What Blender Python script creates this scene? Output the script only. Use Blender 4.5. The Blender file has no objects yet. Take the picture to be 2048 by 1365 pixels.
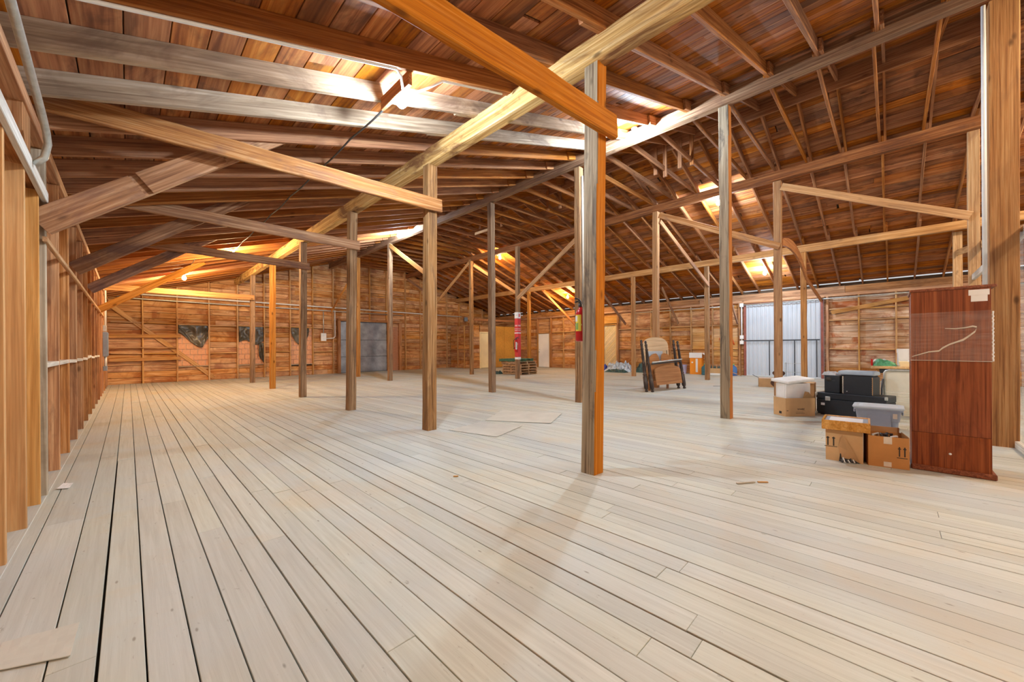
import bpy, bmesh, math, random
from mathutils import Vector, Matrix, noise
random.seed(7)
S = bpy.context.scene
COL = S.collection
# ------------------------------------------------------------------ camera
H = 1.3
th = math.radians(45.2); ph = math.radians(0.41)
F = Vector((math.sin(th), math.cos(th), 0))
R0 = Vector((math.cos(th), -math.sin(th), 0)); U0 = Vector((0, 0, 1))
R = R0*math.cos(ph) - U0*math.sin(ph); U = U0*math.cos(ph) + R0*math.sin(ph)
cam = bpy.data.cameras.new('camera'); camo = bpy.data.objects.new('camera', cam); COL.objects.link(camo)
camo.matrix_world = Matrix(((R.x, U.x, -F.x, 0), (R.y, U.y, -F.y, 0), (R.z, U.z, -F.z, H), (0, 0, 0, 1)))
cam.sensor_width = 36; cam.lens = 762/2048*36; cam.shift_y = 13/2048; cam.clip_start = .05; cam.clip_end = 200
S.camera = camo
# ------------------------------------------------------------------ world, exposure
W = bpy.data.worlds.new('world'); S.world = W; W.use_nodes = True
bg = W.node_tree.nodes['Background']; bg.inputs[0].default_value = (.97, .98, 1, 1); bg.inputs[1].default_value = .8
S.view_settings.view_transform = 'Standard'; S.view_settings.look = 'None'
S.view_settings.exposure = -0.15; S.view_settings.gamma = 1; S.view_settings.use_curve_mapping = False
S.cycles.max_bounces = 10; S.cycles.diffuse_bounces = 6; S.cycles.sample_clamp_indirect = 8
COOL = (.70, .85, 1.0); WARM = (1.0, .68, .34); MILD = (1.0, .80, .55); AMBER = (1.0, .84, .64)
PW = 400.0     # watts per cool bulb
LAMPS = [  # x, y, z of the bulb, colour, power factor
    (2.03, 3.62, 3.90, COOL, .8, 'cool white bare bulb nearest the camera, under the left roof slope by the looped cable'),
    (2.04, 12.75, 3.90, WARM, 1.0, 'warm bare bulb far down the long cable over the third diagonal brace'),
    (1.30, 16.40, 3.66, WARM, 1.0, 'warm bare bulb farthest back near the left corner of the back wall'),
    (7.05, 3.56, 5.46, COOL, 1.4, 'cool bare bulb beside the second roof beam, right of the nearest post'),
    (7.00, 12.76, 5.44, COOL, 1.2, 'cool bare bulb far back against the second roof beam'),
    (17.0, 3.36, 4.05, COOL, .75, 'cool bare bulb under the right roof slope above the white metal door'),
    (17.0, 12.55, 4.05, WARM, .7, 'warm bare bulb low under the far right roof slope, left of the nearest post'),
    (12.26, 12.92, 5.50, WARM, .7, 'warm bare bulb far back beside the third roof beam'),
    (12.20, 3.55, 5.50, COOL, .9, 'cool bare bulb beside the third roof beam, hidden behind a tall post'),
    (2.03, -2.2, 3.90, AMBER, .9, 'warm white bare bulb over the left bay behind the viewpoint'),
    (7.05, -3.4, 5.46, MILD, 1.5, 'warm white bare bulb on the second beam behind the viewpoint'),
    (12.26, -3.4, 5.50, MILD, 1.3, 'warm white bare bulb on the third beam behind the viewpoint'),
]
# ------------------------------------------------------------------ materials
def N(nt, t, **k):
    n = nt.nodes.new(t)
    for a, b in k.items():
        if a[0] == 'i' and a[1:].isdigit(): n.inputs[int(a[1:])].default_value = b
        else: setattr(n, a, b)
    return n
def newmat(name):
    m = bpy.data.materials.new(name); m.use_nodes = True
    nt = m.node_tree; return m, nt, nt.nodes['Principled BSDF']
def mixc(nt, fac, a, b, blend='MIX'):
    n = nt.nodes.new('ShaderNodeMix'); n.data_type = 'RGBA'; n.blend_type = blend
    for s, v in ((n.inputs[0], fac), (n.inputs[6], a), (n.inputs[7], b)):
        if hasattr(v, 'is_output'): nt.links.new(v, s)
        elif isinstance(v, (int, float)): s.default_value = v
        else: s.default_value = (*v, 1)
    return n.outputs[2]
def math_(nt, op, a, b=0.0, clamp=False):
    n = nt.nodes.new('ShaderNodeMath'); n.operation = op; n.use_clamp = clamp
    for s, v in ((n.inputs[0], a), (n.inputs[1], b)):
        if hasattr(v, 'is_output'): nt.links.new(v, s)
        else: s.default_value = v
    return n.outputs[0]
def ramp(nt, fac, stops):
    n = nt.nodes.new('ShaderNodeValToRGB'); nt.links.new(fac, n.inputs[0])
    e = n.color_ramp.elements
    while len(e) < len(stops): e.new(.5)
    for i, (p, c) in enumerate(stops):
        e[i].position = p; e[i].color = (*c, 1) if not isinstance(c, (int, float)) else (c, c, c, 1)
    return n.outputs[0]
def noise_(nt, vec, scale, detail=4, rough=.6, dist=0.0):
    n = N(nt, 'ShaderNodeTexNoise'); nt.links.new(vec, n.inputs['Vector'])
    n.inputs['Scale'].default_value = scale; n.inputs['Detail'].default_value = detail
    n.inputs['Roughness'].default_value = rough; n.inputs['Distortion'].default_value = dist
    return n.outputs[0]
def mapv(nt, vec, scale):
    n = N(nt, 'ShaderNodeMapping'); nt.links.new(vec, n.inputs[0]); n.inputs['Scale'].default_value = scale
    return n.outputs[0]
def rnd_(nt):
    oi = N(nt, 'ShaderNodeObjectInfo'); at = N(nt, 'ShaderNodeAttribute'); at.attribute_name = 'rnd'
    s = math_(nt, 'ADD', oi.outputs['Random'], at.outputs['Fac'])
    return math_(nt, 'FRACT', s)
def wood(name, dark, mid, light, grain=(.7, 14, 14), var=.35, stain=(.12, .06, .03), stain_amt=.5, knots=.6, rough=.75, axis=0, bump=.25):
    """grain runs along local X (axis 0) or Y (axis 1)"""
    m, nt, b = newmat(name)
    tc = N(nt, 'ShaderNodeTexCoord'); r = rnd_(nt)
    off = N(nt, 'ShaderNodeVectorMath', operation='ADD'); nt.links.new(tc.outputs['Object'], off.inputs[0])
    cx = N(nt, 'ShaderNodeCombineXYZ')
    for i, k in enumerate((37.0, 91.0, 53.0)): nt.links.new(math_(nt, 'MULTIPLY', r, k), cx.inputs[i])
    nt.links.new(cx.outputs[0], off.inputs[1]); v = off.outputs[0]
    grain = (grain[0], grain[1]*1.8, grain[2]*1.8)
    g = grain if axis == 0 else (grain[1], grain[0], grain[2])
    n1 = noise_(nt, mapv(nt, v, g), 1.6, 6, .62, .7)
    c = ramp(nt, n1, [(.34, dark), (.5, mid), (.66, light)])
    nf = noise_(nt, mapv(nt, v, tuple(x*2.2 if x < 2 else x*3.0 for x in g)), 1.3, 3, .6, .2)
    c = mixc(nt, .4, c, ramp(nt, nf, [(.35, .55), (.6, 1.0)]), 'MULTIPLY')
    # broad stains and water marks
    g2 = tuple(x*.13 if x > 2 else x*1.5 for x in g)
    n2 = noise_(nt, mapv(nt, v, g2), 1.3, 5, .65, 1.2)
    c = mixc(nt, math_(nt, 'MULTIPLY', ramp(nt, n2, [(.50, 0.0), (.64, 1.0)]), stain_amt), c, stain)
    # knots
    if knots:
        vo = N(nt, 'ShaderNodeTexVoronoi'); vo.inputs['Scale'].default_value = 1.0
        k3 = (1.9, 4.2, 4.2) if axis == 0 else (4.2, 1.9, 4.2)
        nt.links.new(mapv(nt, v, k3), vo.inputs['Vector'])
        kn = ramp(nt, vo.outputs['Distance'], [(.05, 1.0), (.13, 0.0)])
        c = mixc(nt, math_(nt, 'MULTIPLY', kn, knots), c, tuple(x*.35 for x in dark))
    hs = N(nt, 'ShaderNodeHueSaturation'); nt.links.new(c, hs.inputs['Color'])
    nt.links.new(math_(nt, 'MULTIPLY_ADD', r, var), hs.inputs['Value'])
    hs.inputs['Value'].links[0].from_node.inputs[2].default_value = 1-var*.5
    r2 = math_(nt, 'FRACT', math_(nt, 'MULTIPLY', r, 17.3))
    nt.links.new(math_(nt, 'MULTIPLY_ADD', r2, .25), hs.inputs['Saturation'])
    hs.inputs['Saturation'].links[0].from_node.inputs[2].default_value = .86
    nt.links.new(hs.outputs[0], b.inputs['Base Color'])
    b.inputs['Roughness'].default_value = rough
    b.inputs['Specular IOR Level'].default_value = .25
    if bump:
        bp = N(nt, 'ShaderNodeBump'); bp.inputs['Strength'].default_value = bump; bp.inputs['Distance'].default_value = .004
        nt.links.new(n1, bp.inputs['Height']); nt.links.new(bp.outputs[0], b.inputs['Normal'])
    return m
def plain(name, col, rough=.6, metal=0.0, vary=.12, scale=9.0, bump=0.0):
    m, nt, b = newmat(name)
    tc = N(nt, 'ShaderNodeTexCoord')
    n = noise_(nt, tc.outputs['Object'], scale, 4, .6)
    c = ramp(nt, n, [(.3, tuple(x*(1-vary) for x in col)), (.7, tuple(min(1, x*(1+vary)) for x in col))])
    nt.links.new(c, b.inputs['Base Color'])
    b.inputs['Roughness'].default_value = rough; b.inputs['Metallic'].default_value = metal
    if bump:
        bp = N(nt, 'ShaderNodeBump'); bp.inputs['Strength'].default_value = bump; bp.inputs['Distance'].default_value = .01
        nt.links.new(n, bp.inputs['Height']); nt.links.new(bp.outputs[0], b.inputs['Normal'])
    return m
def floor_mat():
    m, nt, b = newmat('worn_floor_wood')
    tc = N(nt, 'ShaderNodeTexCoord'); r = rnd_(nt); geo = N(nt, 'ShaderNodeNewGeometry'); pos = geo.outputs['Position']
    off = N(nt, 'ShaderNodeVectorMath', operation='ADD'); nt.links.new(pos, off.inputs[0])
    cx = N(nt, 'ShaderNodeCombineXYZ')
    for i, k in enumerate((37.0, 91.0, 53.0)): nt.links.new(math_(nt, 'MULTIPLY', r, k), cx.inputs[i])
    nt.links.new(cx.outputs[0], off.inputs[1]); v = off.outputs[0]
    n1 = noise_(nt, mapv(nt, v, (26, .9, 26)), 1.5, 6, .65, .6)
    c = ramp(nt, n1, [(.34, (.50, .505, .44)), (.5, (.555, .565, .495)), (.66, (.605, .62, .555))])
    # broad worn patches across boards: greyer, yellower
    nb = noise_(nt, pos, .55, 4, .6, .4)
    c = mixc(nt, math_(nt, 'MULTIPLY', ramp(nt, nb, [(.45, 0.0), (.62, 1.0)]), .6), c, (.52, .57, .57))
    nc = noise_(nt, mapv(nt, pos, (1, .8, 1)), 1.1, 5, .6, .8)
    c = mixc(nt, math_(nt, 'MULTIPLY', ramp(nt, nc, [(.52, 0.0), (.68, 1.0)]), .45), c, (.60, .51, .36))
    # scuffs and dark specks
    ns = noise_(nt, mapv(nt, v, (22, 7, 22)), 1.6, 3, .7, .5)
    c = mixc(nt, math_(nt, 'MULTIPLY', ramp(nt, ns, [(.66, 0.0), (.76, 1.0)]), .55), c, (.17, .13, .09))
    nr = noise_(nt, mapv(nt, pos, (5, .8, 1)), 1.0, 5, .7, 1.5)
    c = mixc(nt, math_(nt, 'MULTIPLY', ramp(nt, nr, [(.70, 0.0), (.80, 1.0)]), .5), c, (.42, .27, .12))
    vo = N(nt, 'ShaderNodeTexVoronoi'); vo.inputs['Scale'].default_value = 1.0
    nt.links.new(mapv(nt, v, (9, 3.1, 9)), vo.inputs['Vector'])
    c = mixc(nt, math_(nt, 'MULTIPLY', ramp(nt, vo.outputs['Distance'], [(.03, 1.0), (.07, 0.0)]), .55), c, (.12, .085, .05))
    hs = N(nt, 'ShaderNodeHueSaturation'); nt.links.new(c, hs.inputs['Color'])
    nt.links.new(math_(nt, 'MULTIPLY_ADD', r, .16), hs.inputs['Value']); hs.inputs['Value'].links[0].from_node.inputs[2].default_value = .92
    r2 = math_(nt, 'FRACT', math_(nt, 'MULTIPLY', r, 13.7))
    nt.links.new(math_(nt, 'MULTIPLY_ADD', r2, .35), hs.inputs['Saturation']); hs.inputs['Saturation'].links[0].from_node.inputs[2].default_value = .85
    nt.links.new(hs.outputs[0], b.inputs['Base Color'])
    b.inputs['Roughness'].default_value = .62; b.inputs['Specular IOR Level'].default_value = .3
    bp = N(nt, 'ShaderNodeBump'); bp.inputs['Strength'].default_value = .25; bp.inputs['Distance'].default_value = .004
    nt.links.new(n1, bp.inputs['Height']); nt.links.new(bp.outputs[0], b.inputs['Normal'])
    return m
M = {}
M['floor'] = floor_mat()
M['under'] = plain('dark_subfloor', (.02, .016, .012), .9)
M['roofboard'] = wood('roof_board_wood', (0.22, 0.06, 0.011), (0.4, 0.125, 0.022), (0.54, 0.215, 0.052), (.5, 5.5, 5.5), .5, (.075, .03, .014), .6, .8)
M['rafter'] = wood('rafter_wood', (0.2, 0.062, 0.016), (0.37, 0.14, 0.04), (0.52, 0.24, 0.085), (.5, 13, 13), .35, (.19, .08, .04), .45, .5)
M['beamgrey'] = wood('weathered_beam_wood', (0.16, 0.085, 0.05), (0.3, 0.17, 0.098), (0.45, 0.3, 0.185), (.5, 11, 11), .3, (.16, .09, .06), .55, .7)
M['beampale'] = wood('pale_beam_wood', (0.36, 0.2, 0.08), (0.6, 0.39, 0.17), (0.76, 0.57, 0.32), (.45, 9, 9), .2, (.17, .08, .04), .95, .8)
M['post'] = wood('post_wood', (0.14, 0.07, 0.03), (0.32, 0.175, 0.08), (0.47, 0.31, 0.17), (.5, 15, 15), .3, (.10, .06, .04), .5, .8, bump=.5)
M['beamdark'] = wood('dark_beam_wood', (.14, .05, .022), (.27, .105, .042), (.40, .19, .085), (.5, 11, 11), .2, (.10, .045, .03), .6, .6)
M['rafterlit'] = wood('lamplit_rafter_wood', (0.26, 0.165, 0.095), (0.45, 0.315, 0.195), (0.6, 0.46, 0.32), (.5, 7, 7), .2, (.20, .12, .075), .75, .6)
M['postgrey'] = wood('grey_weathered_post_wood', (.16, .115, .075), (.33, .26, .175), (.46, .385, .275), (.5, 15, 15), .1, (.06, .05, .045), .75, .9, bump=.5)
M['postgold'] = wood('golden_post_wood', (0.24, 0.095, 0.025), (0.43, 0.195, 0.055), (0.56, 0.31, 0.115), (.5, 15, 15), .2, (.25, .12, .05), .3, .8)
M['tie'] = wood('tie_beam_wood', (0.24, 0.095, 0.035), (0.43, 0.2, 0.078), (0.6, 0.36, 0.18), (.5, 12, 12), .3, (.17, .09, .07), .5, .7)
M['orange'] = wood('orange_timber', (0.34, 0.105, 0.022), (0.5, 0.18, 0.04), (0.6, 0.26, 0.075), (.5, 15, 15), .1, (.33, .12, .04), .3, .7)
M['brace'] = wood('brace_wood', (0.2, 0.09, 0.045), (0.36, 0.18, 0.09), (0.52, 0.31, 0.18), (.5, 10, 10), .25, (.14, .07, .06), .65, .6)
M['stud'] = wood('old_stud_wood', (0.28, 0.11, 0.04), (0.48, 0.225, 0.09), (0.64, 0.37, 0.18), (.5, 13, 13), .45, (.18, .08, .04), .5, .7)
M['studlight'] = wood('pale_stud_wood', (.38, .18, .06), (.60, .33, .12), (.72, .46, .22), (.5, 12, 12), .3, (.30, .13, .05), .5, .5)
M['tanboard'] = wood('tan_board_wood', (.50, .26, .09), (.64, .36, .135), (.74, .47, .21), (.5, 6, 6), .12, (.5, .25, .09), .4, .3)
M['newstud'] = wood('new_stud_wood', (0.52, 0.24, 0.06), (0.66, 0.34, 0.1), (0.76, 0.45, 0.17), (.5, 9, 9), .12, (.6, .28, .07), .3, .55)
M['wallboard'] = wood('wall_board_wood', (0.34, 0.13, 0.04), (0.58, 0.29, 0.11), (0.71, 0.43, 0.21), (.6, 3.6, 3.6), .3, (.30, .095, .03), .75, .6)
M['wallpale'] = wood('pale_wall_board_wood', (0.42, 0.22, 0.12), (0.62, 0.4, 0.25), (0.78, 0.6, 0.45), (.7, 3.4, 3.4), .25, (.36, .105, .04), .85, .5)
M['girt'] = wood('girt_wood', (0.34, 0.15, 0.045), (0.56, 0.285, 0.095), (0.68, 0.41, 0.18), (.5, 12, 12), .25, (.30, .15, .07), .4, .4)
M['whitewood'] = wood('whitewashed_wood', (.55, .50, .42), (.70, .66, .58), (.80, .78, .72), (.5, 12, 12), .15, (.40, .34, .27), .4, .4)
M['greywood'] = wood('grey_stud_wood', (.38, .31, .22), (.52, .44, .33), (.64, .57, .45), (.5, 12, 12), .15, (.25, .19, .13), .5, .5)
M['mahogany'] = wood('mahogany_veneer', (0.14, 0.028, 0.005), (0.265, 0.062, 0.013), (0.36, 0.1, 0.024), (.6, 16, 16), .04, (.12, .02, .006), .5, .35, rough=.45, bump=.05)
M['bedwood'] = wood('bed_panel_wood', (0.34, 0.14, 0.05), (0.46, 0.21, 0.08), (0.56, 0.29, 0.12), (.5, 9, 9), .08, (.40, .19, .08), .3, .1, rough=.45, bump=.05)
M['bedpale'] = wood('pale_bed_panel', (.60, .37, .18), (.72, .48, .25), (.80, .57, .33), (.5, 9, 9), .05, (.6, .38, .2), .2, .0, rough=.5, bump=.05)
M['bedbrown'] = wood('brown_bed_panel', (.34, .14, .055), (.46, .21, .09), (.56, .29, .13), (.5, 9, 9), .05, (.3, .12, .05), .3, .2, rough=.4, bump=.05)
M['pallet'] = wood('pallet_wood', (.36, .20, .10), (.52, .32, .17), (.66, .46, .28), (.7, 11, 11), .35, (.20, .11, .06), .5, .5)
M['greenwood'] = plain('green_painted_wood', (.06, .16, .10), .7, 0, .5, 6)
M['diag'] = wood('diagonal_door_wood', (.62, .46, .22), (.74, .58, .31), (.82, .68, .42), (.6, 12, 12), .2, (.5, .34, .15), .3, .2)
M['osb'] = plain('osb_panel', (.66, .32, .05), .75, 0, .35, 34)
M['sheet'] = plain('hardboard_sheet', (.585, .58, .51), .6, 0, .08, 3)
M['white'] = plain('white_paint', (.80, .80, .78), .45, 0, .03)
M['doorwhite'] = plain('white_door_paint', (.88, .87, .85), .45, 0, .04, 3)
M['dooryellow'] = plain('cream_door_paint', (.95, .82, .50), .5, 0, .05, 3)
M['paper'] = plain('white_paper', (.85, .85, .84), .7, 0, .03)
M['metal'] = plain('galvanized_metal', (.55, .58, .56), .42, .7, .15, 20)
M['greymetal'] = plain('grey_sheet_metal', (.30, .33, .37), .45, .35, .35, 2.2)
M['darkmetal'] = plain('dark_metal', (.06, .065, .075), .5, .3)
M['pvc'] = plain('white_pipe', (.74, .77, .78), .4, 0, .04)
M['panelgrey'] = plain('grey_steel_box', (.24, .30, .40), .45, .2, .08)
M['wire'] = plain('dark_cable', (.07, .065, .06), .6)
M['black'] = plain('black_vinyl', (.012, .017, .024), .5, 0, .15, 30)
M['blackgloss'] = plain('dark_turned_wood', (.035, .022, .018), .3, 0, .3)
M['guitar'] = plain('dark_brown_varnish', (.06, .022, .012), .4, 0, .3)
M['foam'] = plain('white_foam', (.80, .81, .80), .8, 0, .04, 12)
M['card'] = plain('cardboard', (.50, .29, .13), .8, 0, .12, 3)
M['card2'] = plain('tan_cardboard', (.58, .36, .17), .8, 0, .1, 3)
M['cardorange'] = plain('orange_cardboard', (.52, .235, .065), .75, 0, .12, 3)
M['ink'] = plain('black_ink', (.03, .025, .02), .7)
M['tape'] = plain('clear_tape', (.68, .60, .50), .25, 0, .1)
M['grille'] = plain('pale_slatted_plastic', (.74, .72, .60), .5, 0, .04)
M['tote'] = plain('grey_plastic', (.32, .36, .45), .45, 0, .05)
M['totelid'] = plain('pale_grey_plastic', (.52, .58, .64), .4, 0, .05)
M['bluegrey'] = plain('blue_grey_plastic', (.36, .44, .52), .4, 0, .08)
M['orangebin'] = plain('orange_print', (.90, .30, .015), .5, 0, .05)
M['bucket'] = plain('lilac_plastic', (.50, .48, .66), .4, 0, .06)
M['red'] = plain('red_paint', (.55, .012, .016), .3, 0, .06)
M['redwrap'] = plain('red_sign_vinyl', (.68, .045, .05), .45, 0, .08)
M['redframe'] = plain('dull_red_frame', (.28, .08, .055), .6, 0, .2)
M['yellow'] = plain('yellow_label', (.85, .70, .08), .5, 0, .03)
M['greenlabel'] = plain('green_label', (.20, .42, .12), .5, 0, .03)
M['green'] = plain('green_package', (.08, .34, .16), .45, 0, .4, 25)
M['tarpblack'] = plain('black_plastic_sheet', (.085, .075, .055), .3, 0, .6, 2.2)
M['tarpwhite'] = plain('blue_white_tarp', (.48, .56, .70), .5, 0, .6, 6)
M['tarpblue'] = plain('royal_blue_tarp', (.05, .08, .42), .45, 0, .3, 6)
M['tarpgreen'] = plain('dark_green_tarp', (.03, .085, .085), .5, 0, .5, 6)
M['brick'] = plain('orange_clay_brick', (.70, .36, .20), .85, 0, .22, 5, .3)
M['mortar'] = plain('pale_mortar', (.60, .50, .42), .9, 0, .2, 10)
M['brickred'] = plain('weathered_brick', (.50, .25, .15), .9, 0, .25, 8)
M['splat'] = plain('red_spray_paint', (.62, .09, .02), .6)
M['skin'] = plain('outer_cladding', (.09, .055, .032), .9)
def transl(name, col, t):
    m, nt, b = newmat(name)
    d = N(nt, 'ShaderNodeBsdfDiffuse'); d.inputs[0].default_value = (*col, 1)
    tr = N(nt, 'ShaderNodeBsdfTranslucent'); tr.inputs[0].default_value = (*col, 1)
    mx = N(nt, 'ShaderNodeMixShader'); mx.inputs[0].default_value = t
    nt.links.new(d.outputs[0], mx.inputs[1]); nt.links.new(tr.outputs[0], mx.inputs[2])
    nt.links.new(mx.outputs[0], nt.nodes['Material Output'].inputs[0]); return m
M['fibre'] = transl('translucent_corrugated_sheet', (.66, .70, .76), .38)
def film(name, op, col=(.9, .88, .85)):
    m, nt, b = newmat(name)
    tc = N(nt, 'ShaderNodeTexCoord')
    n = noise_(nt, mapv(nt, tc.outputs['Object'], (1.5, 1.5, 26)), 2.0, 4, .7, .3)
    fac = ramp(nt, n, [(.4, op*.6), (.75, op*1.7)])
    g = N(nt, 'ShaderNodeTexNoise')
    tp = N(nt, 'ShaderNodeBsdfTransparent'); d = N(nt, 'ShaderNodeBsdfPrincipled')
    d.inputs['Base Color'].default_value = (*col, 1); d.inputs['Roughness'].default_value = .25
    mx = N(nt, 'ShaderNodeMixShader'); nt.links.new(fac, mx.inputs[0])
    nt.links.new(tp.outputs[0], mx.inputs[1]); nt.links.new(d.outputs[0], mx.inputs[2])
    nt.links.new(mx.outputs[0], nt.nodes['Material Output'].inputs[0]); return m
M['film'] = film('stretch_film', .10)
M['sheeting'] = film('plastic_sheeting', .16)
def glassy(name, col, a=.6):
    m, nt, b = newmat(name)
    b.inputs['Base Color'].default_value = (*col, 1); b.inputs['Roughness'].default_value = .15
    b.inputs['Transmission Weight'].default_value = a; b.inputs['IOR'].default_value = 1.25
    return m
M['jug'] = glassy('blue_jug_plastic', (.15, .38, .85))
M['jugteal'] = glassy('teal_jug_plastic', (.12, .36, .46))
M['clear'] = glassy('clear_plastic', (.8, .85, .9))
def emit(name, col, s):
    m, nt, b = newmat(name)
    e = N(nt, 'ShaderNodeEmission'); e.inputs[0].default_value = (*col, 1); e.inputs[1].default_value = s
    nt.links.new(e.outputs[0], nt.nodes['Material Output'].inputs[0]); return m
# ------------------------------------------------------------------ helpers
WM = {}                                                           # world matrices (no depsgraph needed)
def tag(o, label=None, cat=None, group=None, kind=None):
    if label: o['label'] = label
    if cat: o['category'] = cat
    if group: o['group'] = group
    if kind: o['kind'] = kind
    return o
def link(o, parent, Mw):
    COL.objects.link(o); WM[o] = Mw
    if parent is not None:
        o.parent = parent
        o.matrix_basis = WM[parent].inverted() @ Mw
    else: o.matrix_basis = Mw
    return o
def add(name, me, mat, parent=None, Mw=None):
    if mat is not None and not me.materials: me.materials.append(M[mat] if isinstance(mat, str) else mat)
    return link(bpy.data.objects.new(name, me), parent, Mw or Matrix.Identity(4))
def thing(name, label, cat, loc, rz=0, group=None):
    o = bpy.data.objects.new(name, None); o.empty_display_size = .1
    link(o, None, Matrix.Translation(loc) @ Matrix.Rotation(rz, 4, 'Z'))
    return tag(o, label, cat, group)
def mesh(verts, faces, name='shape', smooth=False):
    me = bpy.data.meshes.new(name); me.from_pydata([tuple(v) for v in verts], [], faces); me.update()
    if smooth: me.polygons.foreach_set('use_smooth', [True]*len(me.polygons))
    return me
CACHE = {}
def timber(l, w, h, c=.004, segs=1, jit=0.0, mat='post'):
    """chamfered bar along +X (0..l), w in Y, h in Z, centred"""
    key = (round(l, 2), round(w, 3), round(h, 3), c, segs, mat) if jit == 0 else None
    if key in CACHE: return CACHE[key]
    a, b = w/2, h/2; c = min(c, a*.4, b*.4)
    ring = [(-a+c, -b), (a-c, -b), (a, -b+c), (a, b-c), (a-c, b), (-a+c, b), (-a, b-c), (-a, -b+c)]
    vs, fs = [], []
    for i in range(segs+1):
        x = l*i/segs
        oy, oz = random.uniform(-jit, jit), random.uniform(-jit, jit)
        for (y, z) in ring:
            vs.append((x, y+oy+random.uniform(-jit, jit)*.7, z+oz+random.uniform(-jit, jit)*.7))
    for i in range(segs):
        for k in range(8):
            a0 = i*8+k; a1 = i*8+(k+1) % 8
            fs.append((a0, a1, a1+8, a0+8))
    fs.append(tuple(reversed(range(8)))); fs.append(tuple(range(segs*8, segs*8+8)))
    # orientation: ring is counter-clockwise seen from +X
    me = mesh(vs, fs)
    me.materials.append(M[mat] if isinstance(mat, str) else mat)
    if key: CACHE[key] = me
    return me
def frame(p0, p1, up=(0, 0, 1)):
    p0, p1 = Vector(p0), Vector(p1); x = (p1-p0).normalized(); u = Vector(up)
    if abs(x.dot(u)) > .98: u = Vector((0, 1, 0))
    y = u.cross(x).normalized(); z = x.cross(y)
    return Matrix(((x.x, y.x, z.x, p0.x), (x.y, y.y, z.y, p0.y), (x.z, y.z, z.z, p0.z), (0, 0, 0, 1)))
def bar(name, p0, p1, w, h, mat, parent=None, up=(0, 0, 1), c=.004, segs=1, jit=0.0):
    l = (Vector(p1)-Vector(p0)).length
    me = timber(l, w, h, c, segs, jit, mat)
    return add(name, me, None, parent, frame(p0, p1, up))
def boxmesh(x0, x1, y0, y1, z0, z1, bev=0.0, seg=1):
    bm = bmesh.new(); bmesh.ops.create_cube(bm, size=1)
    for v in bm.verts: v.co = Vector(((x0+x1)/2+v.co.x*(x1-x0), (y0+y1)/2+v.co.y*(y1-y0), (z0+z1)/2+v.co.z*(z1-z0)))
    if bev: bmesh.ops.bevel(bm, geom=list(bm.edges), offset=bev, segments=seg, affect='EDGES', profile=.5)
    me = bpy.data.meshes.new('shape'); bm.to_mesh(me); bm.free(); return me
def box(name, x0, x1, y0, y1, z0, z1, mat, parent=None, bev=0.003, seg=1, Mw=None):
    """box in the parent's own axes"""
    base = WM[parent] if parent is not None else Matrix.Identity(4)
    return add(name, boxmesh(x0, x1, y0, y1, z0, z1, bev, seg), mat, parent, base @ (Mw or Matrix.Identity(4)))
def tube(name, pts, r, mat, parent=None, n=8, local=False, closed=False):
    pts = [Vector(p) for p in pts]; vs, fs = [], []
    prev = None
    for i, p in enumerate(pts):
        t = (pts[min(i+1, len(pts)-1)]-pts[max(i-1, 0)]).normalized()
        if prev is None:
            a = Vector((0, 0, 1)) if abs(t.z) < .9 else Vector((1, 0, 0)); u = t.cross(a).normalized()
        else: u = (prev - t*prev.dot(t)).normalized()
        prev = u; w = t.cross(u)
        for k in range(n):
            a = 2*math.pi*k/n; vs.append(p+u*math.cos(a)*r+w*math.sin(a)*r)
    for i in range(len(pts)-1):
        for k in range(n):
            fs.append((i*n+k, i*n+(k+1) % n, (i+1)*n+(k+1) % n, (i+1)*n+k))
    fs.append(tuple(reversed(range(n)))); fs.append(tuple(range((len(pts)-1)*n, len(pts)*n)))
    return add(name, mesh(vs, fs, smooth=True), mat, parent, WM[parent] if (parent is not None and local) else None)
def lathe(name, prof, mat, parent=None, n=20, Mw=None):
    """profile [(r,z)] turned about local Z of the parent (or of Mw)"""
    vs, fs = [], []
    for r, z in prof:
        for k in range(n):
            a = 2*math.pi*k/n; vs.append((r*math.cos(a), r*math.sin(a), z))
    for i in range(len(prof)-1):
        for k in range(n): fs.append((i*n+k, i*n+(k+1) % n, (i+1)*n+(k+1) % n, (i+1)*n+k))
    fs.append(tuple(reversed(range(n)))); fs.append(tuple(range((len(prof)-1)*n, len(prof)*n)))
    base = WM[parent] if parent is not None else Matrix.Identity(4)
    return add(name, mesh(vs, fs, smooth=True), mat, parent, base @ (Mw or Matrix.Identity(4)))
def extrude(name, outline, t, mat, parent=None, Mw=None):
    """closed 2-D outline in local X-Z, thickness t along local Y"""
    n = len(outline)
    vs = [(x, -t/2, z) for x, z in outline] + [(x, t/2, z) for x, z in outline]
    fs = [tuple(range(n)), tuple(range(2*n-1, n-1, -1))] + [((i+1) % n, i, i+n, (i+1) % n+n) for i in range(n)]
    base = WM[parent] if parent is not None else Matrix.Identity(4)
    return add(name, mesh(vs, fs), mat, parent, base @ (Mw or Matrix.Identity(4)))
def lettering(txt, size, mat, parent, Mw, ext=.001):
    cu = bpy.data.curves.new('lettering', 'FONT'); cu.body = txt; cu.size = size; cu.align_x = 'CENTER'; cu.align_y = 'CENTER'; cu.extrude = ext
    cu.materials.append(M[mat]); return link(bpy.data.objects.new('lettering', cu), parent, Mw)
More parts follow.
